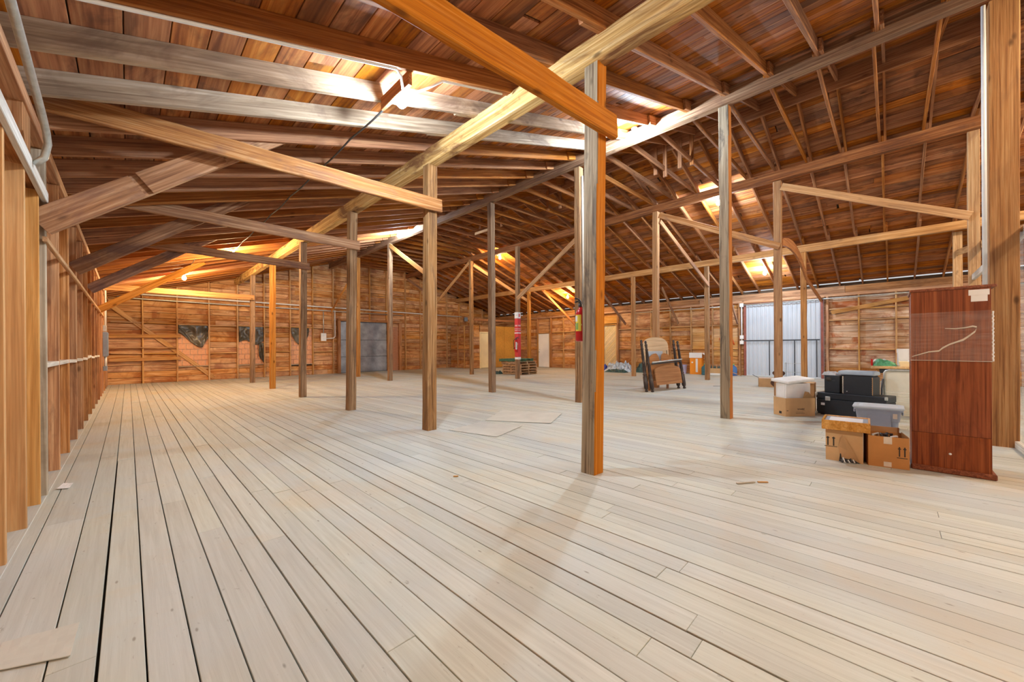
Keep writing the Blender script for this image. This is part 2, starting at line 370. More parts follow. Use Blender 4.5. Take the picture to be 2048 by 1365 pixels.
def joined(name, boxes, mat, parent, kind='stuff'):
    """many simple boxes [(x0,x1,y0,y1,z0,z1)] in one mesh with a per-box random value"""
    vs, fs, rv = [], [], []
    for (x0, x1, y0, y1, z0, z1) in boxes:
        b = len(vs)
        vs += [(x0, y0, z0), (x1, y0, z0), (x1, y1, z0), (x0, y1, z0), (x0, y0, z1), (x1, y0, z1), (x1, y1, z1), (x0, y1, z1)]
        q = [(3, 2, 1, 0), (4, 5, 6, 7), (0, 1, 5, 4), (1, 2, 6, 5), (2, 3, 7, 6), (3, 0, 4, 7)]
        fs += [tuple(b+i for i in f) for f in q]; r = random.random(); rv += [r]*6
    me = mesh(vs, fs); at = me.attributes.new('rnd', 'FLOAT', 'FACE'); at.data.foreach_set('value', rv)
    o = add(name, me, mat, parent); o['kind'] = kind; return o
def zl(x): return 4.45+.31*(x-3.36)      # underside of the left rafters
def zr(x): return 6.43-.305*(x-9.7)      # underside of the right rafters
Y0, YB, XL, XR = -6.0, 20.75, -.53, 19.0
# ================================================================== SETTING
# ---- floor
floor = add('floor', boxmesh(-.9, 19.6, Y0, 20.95, -.12, -.032), 'under'); tag(floor, kind='structure')
pieces = []
x = -.70; row = 0
known = {0: -.245, 1: -.10, 2: .047, 3: .193, 4: .34, 5: .487, 6: .62, 7: .768, 8: .91, 9: 1.06, 10: 1.21, 11: 1.352, 12: 1.495}
xs = [-.66, -.45] + [known[k] for k in range(13)]
while xs[-1] < 19.2: xs.append(xs[-1]+.147+random.uniform(-.002, .002))
rr = random.Random(3)
for i in range(len(xs)-1):
    gl = rr.choice([.0012, .002, .0028, .004, .0018, .005]); gr = rr.choice([.0012, .002, .0028, .0036])
    if xs[i] < .6: gl, gr = .003, .003
    x0, x1 = xs[i]+gl, xs[i+1]-gr
    y = -3.2-rr.uniform(0, 3)
    while y < 20.7:
        l = rr.choice([2.4, 3.0, 3.6, 4.2, 4.8, 5.5])*rr.uniform(.85, 1.1); y1 = min(y+l, 20.85)
        if 20.85-y1 < .8: y1 = 20.85
        dz = rr.uniform(-.0022, .0015)
        ex0, ex1 = x0, x1
        if abs(xs[i]+.10) < .02 and y < 2.5: ex0 = x0+.005
        pieces.append((ex0, ex1, y+.0012, y1-.0012, -.03, dz)); y = y1
def seen(p):
    s = 0
    for k in range(9):
        q = Vector(((p[0]+p[1])/2, p[2]+(p[3]-p[2])*k/8, 0))-Vector((0, 0, H)); d = q.dot(F)
        if d < .4: continue
        u = 1024+762*q.dot(R)/d; v = 695-762*q.dot(U)/d
        if -40 < u < 2090 and v < 1420: s += 1/d**3
    return s
pieces.sort(key=seen, reverse=True)
for (x0, x1, y0, y1, z0, z1) in pieces[:296]:
    bm = bmesh.new(); bmesh.ops.create_cube(bm, size=1)
    for v in bm.verts:
        v.co = Vector(((x1-x0)*v.co.x, (y1-y0)*v.co.y, z0 if v.co.z < 0 else z1-z0*0))
        if v.co.z > -.02: v.co.z += random.uniform(-.0012, .0012)
    bmesh.ops.bevel(bm, geom=[e for e in bm.edges if all(v.co.z > -.02 for v in e.verts)], offset=.0018, segments=1, affect='EDGES')
    me = bpy.data.meshes.new('plank'); bm.to_mesh(me); bm.free()
    add('plank', me, 'floor', floor, Matrix.Translation(((x0+x1)/2, (y0+y1)/2, 0)))
joined('far_planks', [p for p in pieces[296:] if p[3] > -3], 'floor', floor)
# ---- roof: deck, boards, rafters
def deck():
    vs = []
    for yy in (Y0, 21.2):
        for (xx, zz) in ((-.9, zl(-.9)+.245), (9.7, zl(9.7)+.245), (19.24, zr(19.24)+.225), (19.24, zr(19.24)+.28), (9.7, zl(9.7)+.31), (-.9, zl(-.9)+.31)):
            vs.append((xx, yy, zz))
    fs = [(5, 4, 3, 2, 1, 0), (6, 7, 8, 9, 10, 11)] + [(i, (i+1) % 6, (i+1) % 6+6, i+6) for i in range(6)]
    return mesh(vs, fs)
ceil = add('ceiling', deck(), 'skin'); tag(ceil, kind='structure')
def roof_boards(xa, xb, zf, off, wid, up):
    xx = xa
    while xx < xb-.04:
        w = min(wid*random.uniform(.93, 1.05), xb-xx); y = -3.0-random.uniform(0, 3)
        while y < 20.9:
            l = random.uniform(6, 9.5); y1 = min(y+l, 21.0)
            if 21-y1 < 1.5: y1 = 21.0
            xm = xx+w/2; z = zf(xm)+off+.012
            sl = (zf(xm+.1)-zf(xm))/.1; nrm = Vector((-sl, 0, 1)).normalized()
            me = timber(round(y1-y-.004, 1), round(w*math.sqrt(1+sl*sl)-.009, 3), .024, .002, 1, 0, 'roofboard')
            add('roof_board', me, None, ceil, frame((xm, y+.002, z), (xm, y1, z), nrm)); y = y1
        xx += w
roof_boards(-.75, 3.6, zl, .20, .245, 1); roof_boards(3.6, 9.7, zl, .20, .185, 1); roof_boards(9.7, 19.2, zr, .16, .2, 1)
RY = [.05+.652*k for k in range(-4, 32)]
def rafter(p, q, y, w, h, zf, mat='rafter'):
    sl = (zf(q)-zf(p))/(q-p); nrm = Vector((-sl, 0, 1)).normalized()
    o = nrm*(h/2)
    bar('rafter', Vector((p, y, zf(p)))+o, Vector((q, y, zf(q)))+o, w, h, mat, ceil, nrm, .003)
for i, y in enumerate(RY):
    y += random.uniform(-.015, .015)
    rafter(-.62, 3.75, y, .046, .19, zl, 'rafterlit' if 3.8 < y < 4.8 else 'rafter')  # rafters beside the near bulb: its light painted in as paler wood
    rafter(3.02, 7.82, y+.048, .046, .19, zl, 'rafterlit' if 3.8 < y < 4.8 else 'rafter')
    rafter(7.2, 9.67, y+.0, .042, .17, zl)
    rafter(9.73, 12.15, y, .043, .15, zr); rafter(11.6, 15.95, y+.045, .043, .15, zr); rafter(15.35, 19.28, y, .043, .15, zr)
    bar('ceiling_joist', (7.38, y+.095, 5.80), (11.98, y+.09, 5.86), .042, .12, 'rafter', ceil)
bar('ridge_board', (9.7, Y0, 6.45), (9.7, 20.9, 6.45), .035, .36, 'rafter', ceil)
for (x, y, zb) in ((9.66, 3.68, 5.72), (9.66, 3.4, 5.7), (9.66, 4.3, 5.75), (9.66, 4.05, 5.62), (9.66, 7.9, 5.75), (9.66, 7.4, 5.7), (9.66, 10.1, 5.75), (9.66, 10.6, 5.7), (9.66, 11.3, 5.75)):
    bar('hanger', (x, y, zb), (x, y, 6.45), .045, .09, 'rafter', ceil)
for (x, y0, y1, z) in ((9.3, 9.4, 10.3, 6.0), (9.5, 10.4, 11.4, 5.72)): bar('cleat', (x, y0, z), (x, y1, z), .04, .09, 'girt', ceil)
# cable supports between rafters (short blocks by the near bulb)
bar('blocking', (1.98, 3.36, 3.98), (1.98, 3.94, 3.98), .04, .14, 'rafter', ceil)
# ---- left wall
wl = add('wall_left', boxmesh(-.75, -.72, Y0, 20.95, -.05, 3.32), 'skin'); tag(wl, kind='structure')
for k in range(14):
    z = .02+k*.235; y = -3.0-random.random()*2
    while y < 20.8:
        y1 = min(y+random.uniform(3.6, 5.2), 20.9)
        bar('wall_board', (-.705, y, z+.115), (-.705, y1-.004, z+.115), .022, .229, 'wallboard', wl); y = y1
for y in (3.2, 3.83, 4.5, 5.12):
    bar('stud', (-.6, y, 0), (-.6, y, 2.66), .14, .042, 'newstud', wl, (0, 1, 0), .003)
bar('stud', (-.6, 5.42, 0), (-.6, 5.42, 3.1), .16, .085, 'greywood', wl, (0, 1, 0), .004)
for y in (2.6, 6.44, 7.42, 8.46, 9.5, 10.55, 11.6, 12.6, 13.65, 14.75, 15.8, 16.85, 17.9, 18.9, 19.9):
    bar('stud', (-.605, y, 0), (-.605, y, 3.1), .15, .048, 'stud', wl, (0, 1, 0), .004)
bar('upper_stud', (-.6, 4.6, 2.84), (-.6, 4.6, 3.12), .14, .3, 'stud', wl, (0, 1, 0))
bar('top_plate', (-.6, -3, 3.16), (-.6, 20.7, 3.16), .17, .10, 'stud', wl)
bar('ledger', (-.515, 2.4, 2.76), (-.515, 5.35, 2.66), .035, .10, 'whitewood', wl)
bar('header', (-.6, 2.4, 2.76), (-.6, 5.38, 2.76), .12, .12, 'stud', wl)
bar('girt', (-.515, 5.3, 2.29), (-.515, 18.2, 2.32), .03, .045, 'girt', wl)
yy = [5.46, 6.44, 7.42, 8.46, 9.5, 10.55, 11.6, 12.6, 13.65, 14.75]
for a, b in zip(yy, yy[1:]):
    bar('blocking', (-.6, a+.024, 1.165), (-.6, b-.024, 1.165+random.uniform(-.02, .02)), .14, .045, 'whitewood', wl)
bar('sole_plate', (-.6, -3, -.01), (-.6, 20.7, -.01), .16, .028, 'floor', wl)
# ---- back wall (gable)
def roof_under(x): return min(zl(x)+.19, zr(x)+.15)
wb = add('wall_back', mesh(
    [(x, y, z) for y in (20.86, 20.9) for (x, z) in ((-.8, -.05), (19.4, -.05), (19.4, zr(19.4)+.2), (9.7, zl(9.7)+.24), (-.8, zl(-.8)+.24))],
    [(0, 1, 2, 3, 4), (9, 8, 7, 6, 5)] + [((i+1) % 5, i, i+5, (i+1) % 5+5) for i in range(5)]), 'skin'); tag(wb, kind='structure')
opens = [(1.44, 2.42, .62, 2.36), (3.47, 4.45, .62, 2.36), (5.58, 6.54, .55, 2.36), (7.95, 10.6, -.1, 2.75), (10.9, 11.3, -.1, 2.6)]
k = 0; z = .0
while z < 6.6:
    h = .228; zc = z+h/2
    xa, xb = -.72, 19.3
    if zl(xa)+.2 < zc: xa = (zc-.2-4.45)/.31+3.36
    if zr(xb)+.16 < zc: xb = 9.7-(zc-.16-6.43)/.305
    segs = [(xa, xb)]
    for (o0, o1, z0, z1) in opens:
        if z0 < zc < z1:
            ns = []
            for (a, b) in segs:
                if o0 > a and o1 < b: ns += [(a, o0), (o1, b)]
                else: ns.append((a, b))
            segs = ns
    for (a, b) in segs:
        p = a
        while p < b-.02:
            q = min(p+random.uniform(3.2, 5.5), b)
            if b-q < .6: q = b
            if q-p > .1: bar('wall_board', (p, 20.80, zc), (q-.004, 20.80, zc), .022, h-.007, 'wallboard', wb)
            p = q
    z += .233
SX = [.4, 1.41, 2.44, 3.44, 4.47, 5.55, 6.57, 7.56, 11.76, 12.79, 13.78, 14.78, 15.8, 16.85, 17.85]
for x in SX: bar('stud', (x, 20.72, 0), (x, 20.72, roof_under(x)-.06), .05, .14, 'studlight', wb, (0, 1, 0), .004)
for x in (8.55, 9.55, 10.55): bar('stud', (x, 20.72, 2.85), (x, 20.72, roof_under(x)-.06), .05, .14, 'studlight', wb, (0, 1, 0), .004)
for (x, w) in ((7.86, .14), (10.68, .14), (11.4, .15)): bar('door_post', (x, 20.71, 0), (x, 20.71, 2.9), w, .15, 'stud', wb, (0, 1, 0), .004)
bar('door_header', (7.8, 20.7, 2.84), (11.5, 20.7, 2.84), .16, .12, 'stud', wb)
XS = [-.5]+SX[:8]
for zz in (2.36, 1.18):
    for a, b in zip(XS, XS[1:]):
        if zz < 2 and any(o[0]-.1 < a+.1 < o[1] for o in opens): continue
        bar('girt', (a+.03, 20.735, zz+random.uniform(-.03, .03)), (b-.03, 20.735, zz+random.uniform(-.02, .02)), .11, .045, 'studlight', wb)
    for a, b in zip(SX[8:], SX[9:]): bar('girt', (a+.03, 20.735, zz+random.uniform(-.02, .02)), (b-.03, 20.735, zz+random.uniform(-.02, .02)), .11, .045, 'studlight', wb)
allx = SX[:8]+[8.55, 9.55, 10.55]+SX[8:]
for a, b in zip(allx[2:], allx[3:]):
    zz = 4.3+random.uniform(-.03, .03)
    if zz < roof_under((a+b)/2)-.25 and a > 3: bar('girt', (a+.03, 20.735, zz), (b-.03, 20.735, zz), .11, .045, 'studlight', wb)
bar('let_in_brace', (-.45, 20.745, 2.98), (2.6, 20.745, .1), .16, .03, 'studlight', wb, (0, 1, 0))
for (z, h, n) in ((1.83, .13, 'shelf_board'), (.93, .12, 'shelf_board')): bar(n, (-.5, 20.62, z), (1.52, 20.62, z+.03), .025, h, 'girt', wb)
bar('ledge', (-.45, 20.62, 1.4), (1.38, 20.62, 1.4), .12, .03, 'girt', wb)
# bricked-up window openings with brick infill, black sheets above
for (o0, o1, z0, z1) in opens[:3]:
    inf = box('brick_infill', o0-.02, o1+.02, 20.80, 20.85, z0, z1, 'mortar', wb, 0)
    r = 0; z = z0+.01
    while z+.2 < z1+.05:
        x = o0+(0 if r % 2 else -.12)
        while x < o1-.02:
            a, b = max(x, o0), min(x+.245, o1)
            if b-a > .04:
                me = timber(round(b-a-.014, 2), .05, .215, .006, 1, 0, 'brick')
                yj = 20.79+random.uniform(-.006, .006)
                add('brick', me, None, inf, frame((a+.007, yj, z+.11), (b, yj, z+.11)))
            x += .25
        z += .232; r += 1
    bar('window_sill', (o0-.02, 20.74, z0-.02), (o1+.02, 20.74, z0+.0), .09, .03, 'greywood', wb)
# far roll door
d1 = add('door_1', boxmesh(7.94, 10.6, 20.84, 20.86, 0, 2.78, .002), 'greymetal'); tag(d1, kind='structure')
zs = [0.02, .86, 1.77, 2.74]
for a, b in zip(zs, zs[1:]):
    box('door_panel', 7.95, 10.59, 20.79, 20.83, a+.012, b-.012, 'greymetal', d1, .008)
bl = box('brick_strip', 10.9, 11.31, 20.82, 20.85, 0, 2.6, 'mortar', wb, 0)
for r in range(32):
    for c in range(2):
        me = timber(.19 if (r+c) % 2 else .2, .05, .07, .004, 1, 0, 'brickred')
        add('brick', me, None, bl, frame((10.905+c*.205, 20.80, .04+r*.0805), (12, 20.80, .04+r*.0805)))
# ---- right wall
wr = add('wall_right', boxmesh(19.16, 19.2, Y0, 20.95, -.05, 3.5), 'skin')
wr2 = None
tag(wr, kind='structure')
bm = bmesh.new()
for (y0, y1, z0, z1) in ((Y0, 1.84, -.05, 3.66), (4.55, 20.95, -.05, 3.675), (1.84, 4.55, 3.12, 3.66)):
    r = bmesh.ops.create_cube(bm, size=1)
    for v in r['verts']: v.co = Vector((19.18+v.co.x*.04, (y0+y1)/2+v.co.y*(y1-y0), (z0+z1)/2+v.co.z*(z1-z0)))
bm.to_mesh(wr.data); bm.free()
for k in range(15):
    z = .0+k*.228
    for (ya, yb) in ((-5.5, 1.84), (4.55, 10.72), (11.55, 15.42), (16.5, 20.8)):
        if z > 3.5: continue
        p = ya
        while p < yb-.05:
            q = min(p+random.uniform(3, 5), yb)
            if yb-q < .7: q = yb
            mt = 'wallpale' if p < 1.9 and z > .3 else 'wallboard'
            bar('wall_board', (19.135, p, z+.114), (19.135, q-.004, z+.114), .022, .221, mt, wr); p = q
for (ya, yb, zt) in ((10.72, 11.55, 2.62), (15.42, 16.5, 2.24)):
    z = zt
    while z < 3.45: bar('wall_board', (19.135, ya, z+.114), (19.135, yb, z+.114), .022, .221, 'wallboard', wr); z += .228
RS = [-4.1, -3.1, -2.1, -1.1, -.15, .82, 5.83, 6.78, 7.78, 8.76, 9.75, 12.5, 13.45, 14.4, 17.4, 18.4]
for y in RS: bar('stud', (19.06, y, 0), (19.06, y, 3.2), .13, .048, 'studlight', wr, (0, 1, 0), .004)
for y in (10.66, 11.6, 15.38, 16.5, 4.72, 1.72): bar('stud', (19.05, y, 0), (19.05, y, 3.2), .14, .075, 'stud', wr, (0, 1, 0), .004)
def girts(zz, ys, mt='studlight'):
    for a, b in zip(ys, ys[1:]): bar('girt', (19.06, a+.03, zz+random.uniform(-.02, .02)), (19.06, b-.03, zz+random.uniform(-.02, .02)), .11, .045, mt, wr)
for zz in (2.25, 1.16): girts(zz, [-3.1, -2.1, -1.1, -.15, .82, 1.7]); girts(zz, [4.75, 5.83, 6.78, 7.78, 8.76, 9.75, 10.62]); girts(zz, [11.64, 12.5, 13.45, 14.4, 15.34])
girts(2.66, [-1.1, -.15, .82, 1.7])
bar('top_plate', (19.05, -5, 3.22), (19.05, 20.7, 3.22), .15, .10, 'stud', wr)
for (ya, yb) in ((-5, 1.2), (1.21, 6.4), (6.41, 11.8), (11.81, 16.2), (16.21, 20.7)): bar('frieze_board', (19.10, ya, 3.42), (19.10, yb, 3.41), .025, .26, 'stud', wr)
bar('let_in_brace', (18.99, 1.6, 2.55), (18.99, -.9, 3.0), .025, .14, 'girt', wr)
# pale boards with a red sprayed mark beside the big door
pb = []
for k in range(6): bar('pale_board', (19.10, 4.8, .95+k*.21), (19.10, 5.8, .95+k*.21), .02, .205, 'tanboard', wr)
for k in range(6): bar('pale_board', (19.10, 6.0, 1.0+k*.21), (19.10, 6.74, 1.0+k*.21), .02, .205, 'tanboard', wr)
mk = tube('spray_mark', [(19.08, 5.28+.26*math.cos(a), 1.62+.14*math.sin(a)) for a in [x*.35-1.2 for x in range(12)]]+[(19.08, 4.95, 1.35)], .022, 'splat', wr)
# white door
d2 = add('door_2', boxmesh(18.99, 19.03, 15.50, 16.40, .02, 2.17, .004), 'doorwhite'); tag(d2, kind='structure')
lathe('knob', [(.02, 0), (.02, .03), (.032, .045), (.03, .07), (.012, .08)], 'metal', d2, 12, Matrix.Translation((18.99, 16.30, 1.0)) @ Matrix.Rotation(-math.pi/2, 4, 'Y'))
lathe('deadbolt', [(.025, 0), (.025, .015), (.01, .02)], 'metal', d2, 12, Matrix.Translation((18.99, 16.30, 1.16)) @ Matrix.Rotation(-math.pi/2, 4, 'Y'))
for y in (15.455, 16.445): bar('jamb', (19.01, y, 0), (19.01, y, 2.22), .1, .06, 'girt', d2, (0, 1, 0))
bar('head_jamb', (19.01, 15.42, 2.22), (19.01, 16.48, 2.22), .1, .06, 'girt', d2)
# diagonal-board door
d3 = add('door_3', boxmesh(19.06, 19.10, 10.72, 11.54, 0, 2.5, 0), 'diag'); tag(d3, kind='structure')
def diag_planks():
    y0, y1, z0, z1 = 10.74, 11.52, .03, 2.46; s = .15
    k = 0
    while k < 26:
        c0, c1 = k*s+.004, (k+1)*s-.004                       # band c0 < (z + (y-y0)) < c1, planks falling towards +Y
        poly = [(y0, z0), (y1, z0), (y1, z1), (y0, z1)]
        for (sg, c) in ((1, c0), (-1, c1)):
            out = []
            for i in range(len(poly)):
                a, b = poly[i], poly[(i+1) % len(poly)]
                fa = sg*(a[1]+(a[0]-y0)-c); fb = sg*(b[1]+(b[0]-y0)-c)
                if fa >= 0: out.append(a)
                if fa*fb < 0:
                    t = fa/(fa-fb); out.append((a[0]+(b[0]-a[0])*t, a[1]+(b[1]-a[1])*t))
            poly = out
            if len(poly) < 3: break
        if len(poly) >= 3:
            n = len(poly); vs = [(19.035, y, z) for y, z in poly]+[(19.06, y, z) for y, z in poly]
            fs = [tuple(range(n-1, -1, -1)), tuple(range(n, 2*n))]+[(i, (i+1) % n, (i+1) % n+n, i+n) for i in range(n)]
            add('plank', mesh(vs, fs), 'diag', d3)
        k += 1
diag_planks()
for y in (10.72, 11.54): bar('jamb', (19.0, y, 0), (19.0, y, 2.52), .1, .05, 'newstud', d3, (0, 1, 0))
bar('head_jamb', (19.0, 10.69, 2.53), (19.0, 11.57, 2.53), .1, .05, 'newstud', d3)
bar('header_board', (19.02, 10.6, 2.8), (19.02, 11.9, 2.8), .03, .4, 'newstud', d3)
# big sliding door of corrugated translucent sheet
d4 = None
def corrug(y0, y1, z0, z1, x):
    n = 210; vs, fs = [], []
    for i in range(n+1):
        t = i/n; y = y0+(y1-y0)*t; p = (t*17) % 1
        dx = .03*(1 if .12 < p < .38 else (p/.12 if p <= .12 else max(0, 1-(p-.38)/.12)))
        vs += [(x-dx, y, z0), (x-dx, y, z1)]
    for i in range(n): fs.append((2*i, 2*i+2, 2*i+3, 2*i+1))
    return mesh(vs, fs)
d4 = add('door_4', corrug(1.93, 4.47, .02, 3.12, 19.14), 'fibre'); tag(d4, kind='structure')
for y in (1.88, 4.52): bar('door_frame', (19.07, y, 0), (19.07, y, 3.14), .1, .08, 'redframe', d4, (0, 1, 0))
bar('door_frame', (19.07, 1.84, 3.14), (19.07, 4.56, 3.14), .1, .05, 'redframe', d4)
bar('lintel_board', (19.0, 1.8, 3.2), (19.0, 4.6, 3.2), .04, .1, 'girt', d4)
bar('lock_bar', (19.03, 1.95, 1.52), (19.03, 4.6, 1.52), .04, .05, 'darkmetal', d4)
for y in (3.62, 2.76, 2.05): bar('stay_bar', (19.04, y, .05), (19.04, y, 1.5), .035, .035, 'darkmetal', d4, (0, 1, 0))
# corner store room of particle board
oz = 2.7
osb = add('wall_corner', boxmesh(15.05, 19.0, 18.36, 18.42, 0, oz, 0), 'skin'); tag(osb, kind='structure')
for (a, b) in ((16.55, 17.75), (17.76, 18.98)): box('osb_panel', a+.004, b-.004, 18.33, 18.36, .02, oz, 'osb', osb, .002)
box('osb_panel', 15.62, 16.54, 18.33, 18.36, 2.27, oz, 'wallboard', osb, .002)
for k in range(11): bar('wall_board', (15.06, 18.345, .13+k*.245), (15.56, 18.345, .13+k*.245), .022, .235, 'wallboard', osb)
for k in range(11): bar('wall_board', (15.10, 18.42, .13+k*.245), (15.10, 20.7, .13+k*.245), .022, .235, 'wallboard', osb)
for y in (18.5, 19.2, 19.9): bar('stud', (15.05, y, 0), (15.05, y, oz), .08, .05, 'studlight', osb, (0, 1, 0))
bar('girt', (15.05, 18.5, 1.2), (15.05, 20.6, 1.2), .07, .045, 'girt', osb)
d5 = add('door_5', boxmesh(15.66, 16.45, 18.29, 18.33, .02, 2.22, .004), 'dooryellow'); tag(d5, kind='structure')
for x in (15.6, 16.5): bar('jamb', (x, 18.31, 0), (x, 18.31, 2.28), .07, .08, 'dooryellow', d5, (0, 1, 0))
bar('head_jamb', (15.57, 18.31, 2.27), (16.53, 18.31, 2.27), .08, .07, 'dooryellow', d5)
lathe('knob', [(.02, 0), (.02, .03), (.032, .045), (.03, .07), (.012, .08)], 'darkmetal', d5, 12, Matrix.Translation((16.36, 18.29, .55)) @ Matrix.Rotation(math.pi/2, 4, 'X'))
bar('lintel_board', (15.1, 18.3, 3.05), (19, 18.3, 3.1), .04, .12, 'orange', osb)
# ================================================================== TIMBER FRAME
PG = 'square roof posts in rows'
def post(base, top, w, mat, label, d=None):
    me = timber((Vector(top)-Vector(base)).length, w, d or w, .008, 10, .004, mat)
    o = add('roof_post', me, None, None, frame(base, top, (0, 1, 0)))
    return tag(o, label, 'post', PG)
def paint_lit_faces(o, other, test):
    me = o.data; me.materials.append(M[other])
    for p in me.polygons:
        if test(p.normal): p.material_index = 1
def beam(name, p, q, w, h, mat, label, group, segs=14, jit=.004, up=(0, 0, 1), cat='beam'):
    l = (Vector(q)-Vector(p)).length
    o = add(name, timber(l, w, h, .008, segs, jit, mat), None, None, frame(p, q, up)); return tag(o, label, cat, group)
# row under the first beam
post((3.385, 2.2, 0), (3.45, 2.17, 4.22), .165, 'postgrey', 'nearest big post, weathered grey left face and lamplight-orange right face, fire extinguisher behind it')
post((3.375, 5.22, 0), (3.41, 5.2, 4.20), .165, 'post', 'second post of the first row, dark left face, tie beam lapped across its top')
post((3.32, 8.13, 0), (3.37, 8.1, 4.18), .16, 'post', 'third post of the first row, dull brown, bulb glow high to its right')
post((3.32, 11.3, 0), (3.36, 11.3, 4.19), .155, 'post', 'fourth post of the first row, dark brown, in front of the outlet box')
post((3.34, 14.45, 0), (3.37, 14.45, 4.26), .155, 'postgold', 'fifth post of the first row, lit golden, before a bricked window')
post((3.40, 17.65, 0), (3.44, 17.65, 4.28), .155, 'post', 'last post of the first row, pale with a dark knot, before a bricked window')
# row under the second beam
post((7.90, -1.02, 0), (7.78, -1.02, 5.62), .24, 'postgold', 'thick golden post beside the mahogany wardrobe, white conduit along it')
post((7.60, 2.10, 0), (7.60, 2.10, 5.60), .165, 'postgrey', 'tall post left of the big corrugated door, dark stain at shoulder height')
post((7.49, 5.20, 0), (7.51, 5.20, 5.52), .155, 'post', 'tall grey post standing close behind the nearest post')
bar_ = bar('sister_board', (7.52, 5.09, 2.3), (7.50, 5.09, 5.3), .05, .03, 'whitewood', bpy.data.objects['roof_post.008'], (0, 1, 0))
tag(bar_, 'pale narrow board nailed along the post')
post((7.48, 8.25, 0), (7.48, 8.25, 5.50), .16, 'post', 'tall greyish post left of the pallets, standing clear on the open floor')
post((7.42, 14.3, 0), (7.46, 14.3, 5.52), .155, 'post', 'pale post before the brick strip by the grey roll door')
post((7.48, 17.45, 0), (7.5, 17.45, 5.5), .155, 'postgold', 'slim post seen just right of the third post of the first row')
# row under the third beam
post((11.95, -1.2, 0), (12.0, -1.2, 5.60), .155, 'studlight', 'bright golden post rising behind the mahogany wardrobe, left of the thick post')
post((11.86, 2.06, 0), (11.9, 2.06, 5.55), .165, 'postgold', 'tall post in front of the big corrugated door, guitar at its foot')
post((11.78, 5.28, 0), (11.8, 5.25, 5.55), .165, 'postgold', 'tall pale post with the bed boards leaning on it')
post((11.40, 11.0, 0), (11.45, 11.0, 5.5), .155, 'post', 'slim grey post wrapped in a red and white sign')
post((11.80, 14.5, 0), (11.8, 14.5, 5.6), .155, 'post', 'slim post with two braces fanning from its top, left of the red sign post')
# row under the fourth beam
post((16.05, -1.32, 0), (16.05, -1.32, 4.38), .17, 'studlight', 'short golden post farthest right, its top showing above the wardrobe')
post((15.72, 2.02, 0), (15.7, 2.02, 4.36), .155, 'postgold', 'golden post in front of the right part of the big corrugated door, curved brace above')
post((15.7, 5.0, 0), (15.7, 5.0, 4.36), .15, 'post', 'short post right of the orange box near the right wall')
post((15.63, 8.0, 0), (15.63, 8.0, 4.36), .15, 'postgold', 'short post in front of the crumpled tarps by the right wall')
post((15.55, 14.1, 0), (15.55, 14.1, 4.36), .15, 'postgold', 'short golden post behind the pallets, left of the white door')
for nm in ('roof_post', 'roof_post.007'): paint_lit_faces(bpy.data.objects[nm], 'orange', lambda n: n.z < -.6)  # warm lamp light painted as orange wood on the faces turned towards it
BG = 'long roof beams'
beam('roof_beam', (3.42, -4, 4.35), (3.42, 20.75, 4.31), .15, .26, 'beampale', 'pale stained roof beam nearest the camera, crossing top centre', BG, 26, .005)
beam('roof_beam', (7.55, -4.5, 5.76), (7.47, 20.75, 5.60), .15, .25, 'beamgrey', 'greyish roof beam carrying the middle row of tall posts', BG, 26, .004)
beam('roof_beam', (11.85, -4.5, 5.70), (11.82, 20.75, 5.62), .14, .24, 'beamdark', 'dark red-brown roof beam over the bed and wardrobe posts', BG, 26, .004)
beam('roof_beam', (15.75, -4.5, 4.50), (15.6, 20.75, 4.46), .14, .23, 'girt', 'lowest, lightest roof beam, nearest the right wall', BG, 26, .004)
TG = 'level tie boards of the left bay'
beam('tie_beam', (-.5, 2.02, 3.24), (3.56, 2.02, 3.57), .07, .235, 'orange', 'thick orange tie beam in front of the nearest post, running out of the top edge', TG)
beam('tie_beam', (-.53, 5.08, 3.44), (3.53, 5.08, 3.56), .06, .20, 'tie', 'long tan tie beam ending on the second post, crossing the first big diagonal brace', TG)
beam('tie_beam', (-.53, 8.0, 3.50), (3.47, 8.0, 3.48), .06, .185, 'tie', 'brown tie beam ending on the third post', TG)
beam('tie_beam', (-.53, 11.17, 3.58), (3.47, 11.17, 3.53), .06, .185, 'brace', 'dark tie beam ending on the fourth post', TG)
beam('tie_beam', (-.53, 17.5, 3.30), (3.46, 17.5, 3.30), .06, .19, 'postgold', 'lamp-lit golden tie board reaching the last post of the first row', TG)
KG = 'diagonal braces rising from the left wall'
def kbrace(y, z0, x1, z1, mat, label, h=.19):
    return beam('diagonal_brace', (-.545, y, z0+.045), (x1, y, z1), .055, h, mat, label, KG, 6, .003, cat='brace')
kb = kbrace(5.32, 2.38, 1.42, 4.02, 'tie', 'nearest diagonal brace rising from the left wall, patched with two nailed boards', .21)
d = Vector((2.02, 0, 1.64)).normalized()
for (a, b) in ((.06, .86), (.93, 1.72)):
    p = Vector((-.60, 5.275, 2.38)); pb_ = bar('patch_board', p+d*a, p+d*b, .035, .21, 'brace', kb, (0, 0, 1)); tag(pb_, 'dark weathered patch board nailed on the brace')
kbrace(8.24, 2.42, 1.50, 4.02, 'brace', 'second diagonal brace from the left wall, dark weathered')
kbrace(11.34, 2.48, 1.50, 4.03, 'brace', 'third diagonal brace from the left wall, short and dark')
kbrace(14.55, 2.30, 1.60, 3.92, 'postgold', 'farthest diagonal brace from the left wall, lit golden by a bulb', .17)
XG = 'slanting braces between posts'
def xb(p, q, w, h, mat, label, up=(0, 0, 1), name='slanting_brace', cat='brace', group=XG): return beam(name, p, q, w, h, mat, label, group, 4, .002, up, cat)
xb((11.76, 1.95, 5.36), (11.86, -1.15, 3.86), .045, .17, 'girt', 'long slanting brace from the post before the corrugated door down to the golden post')
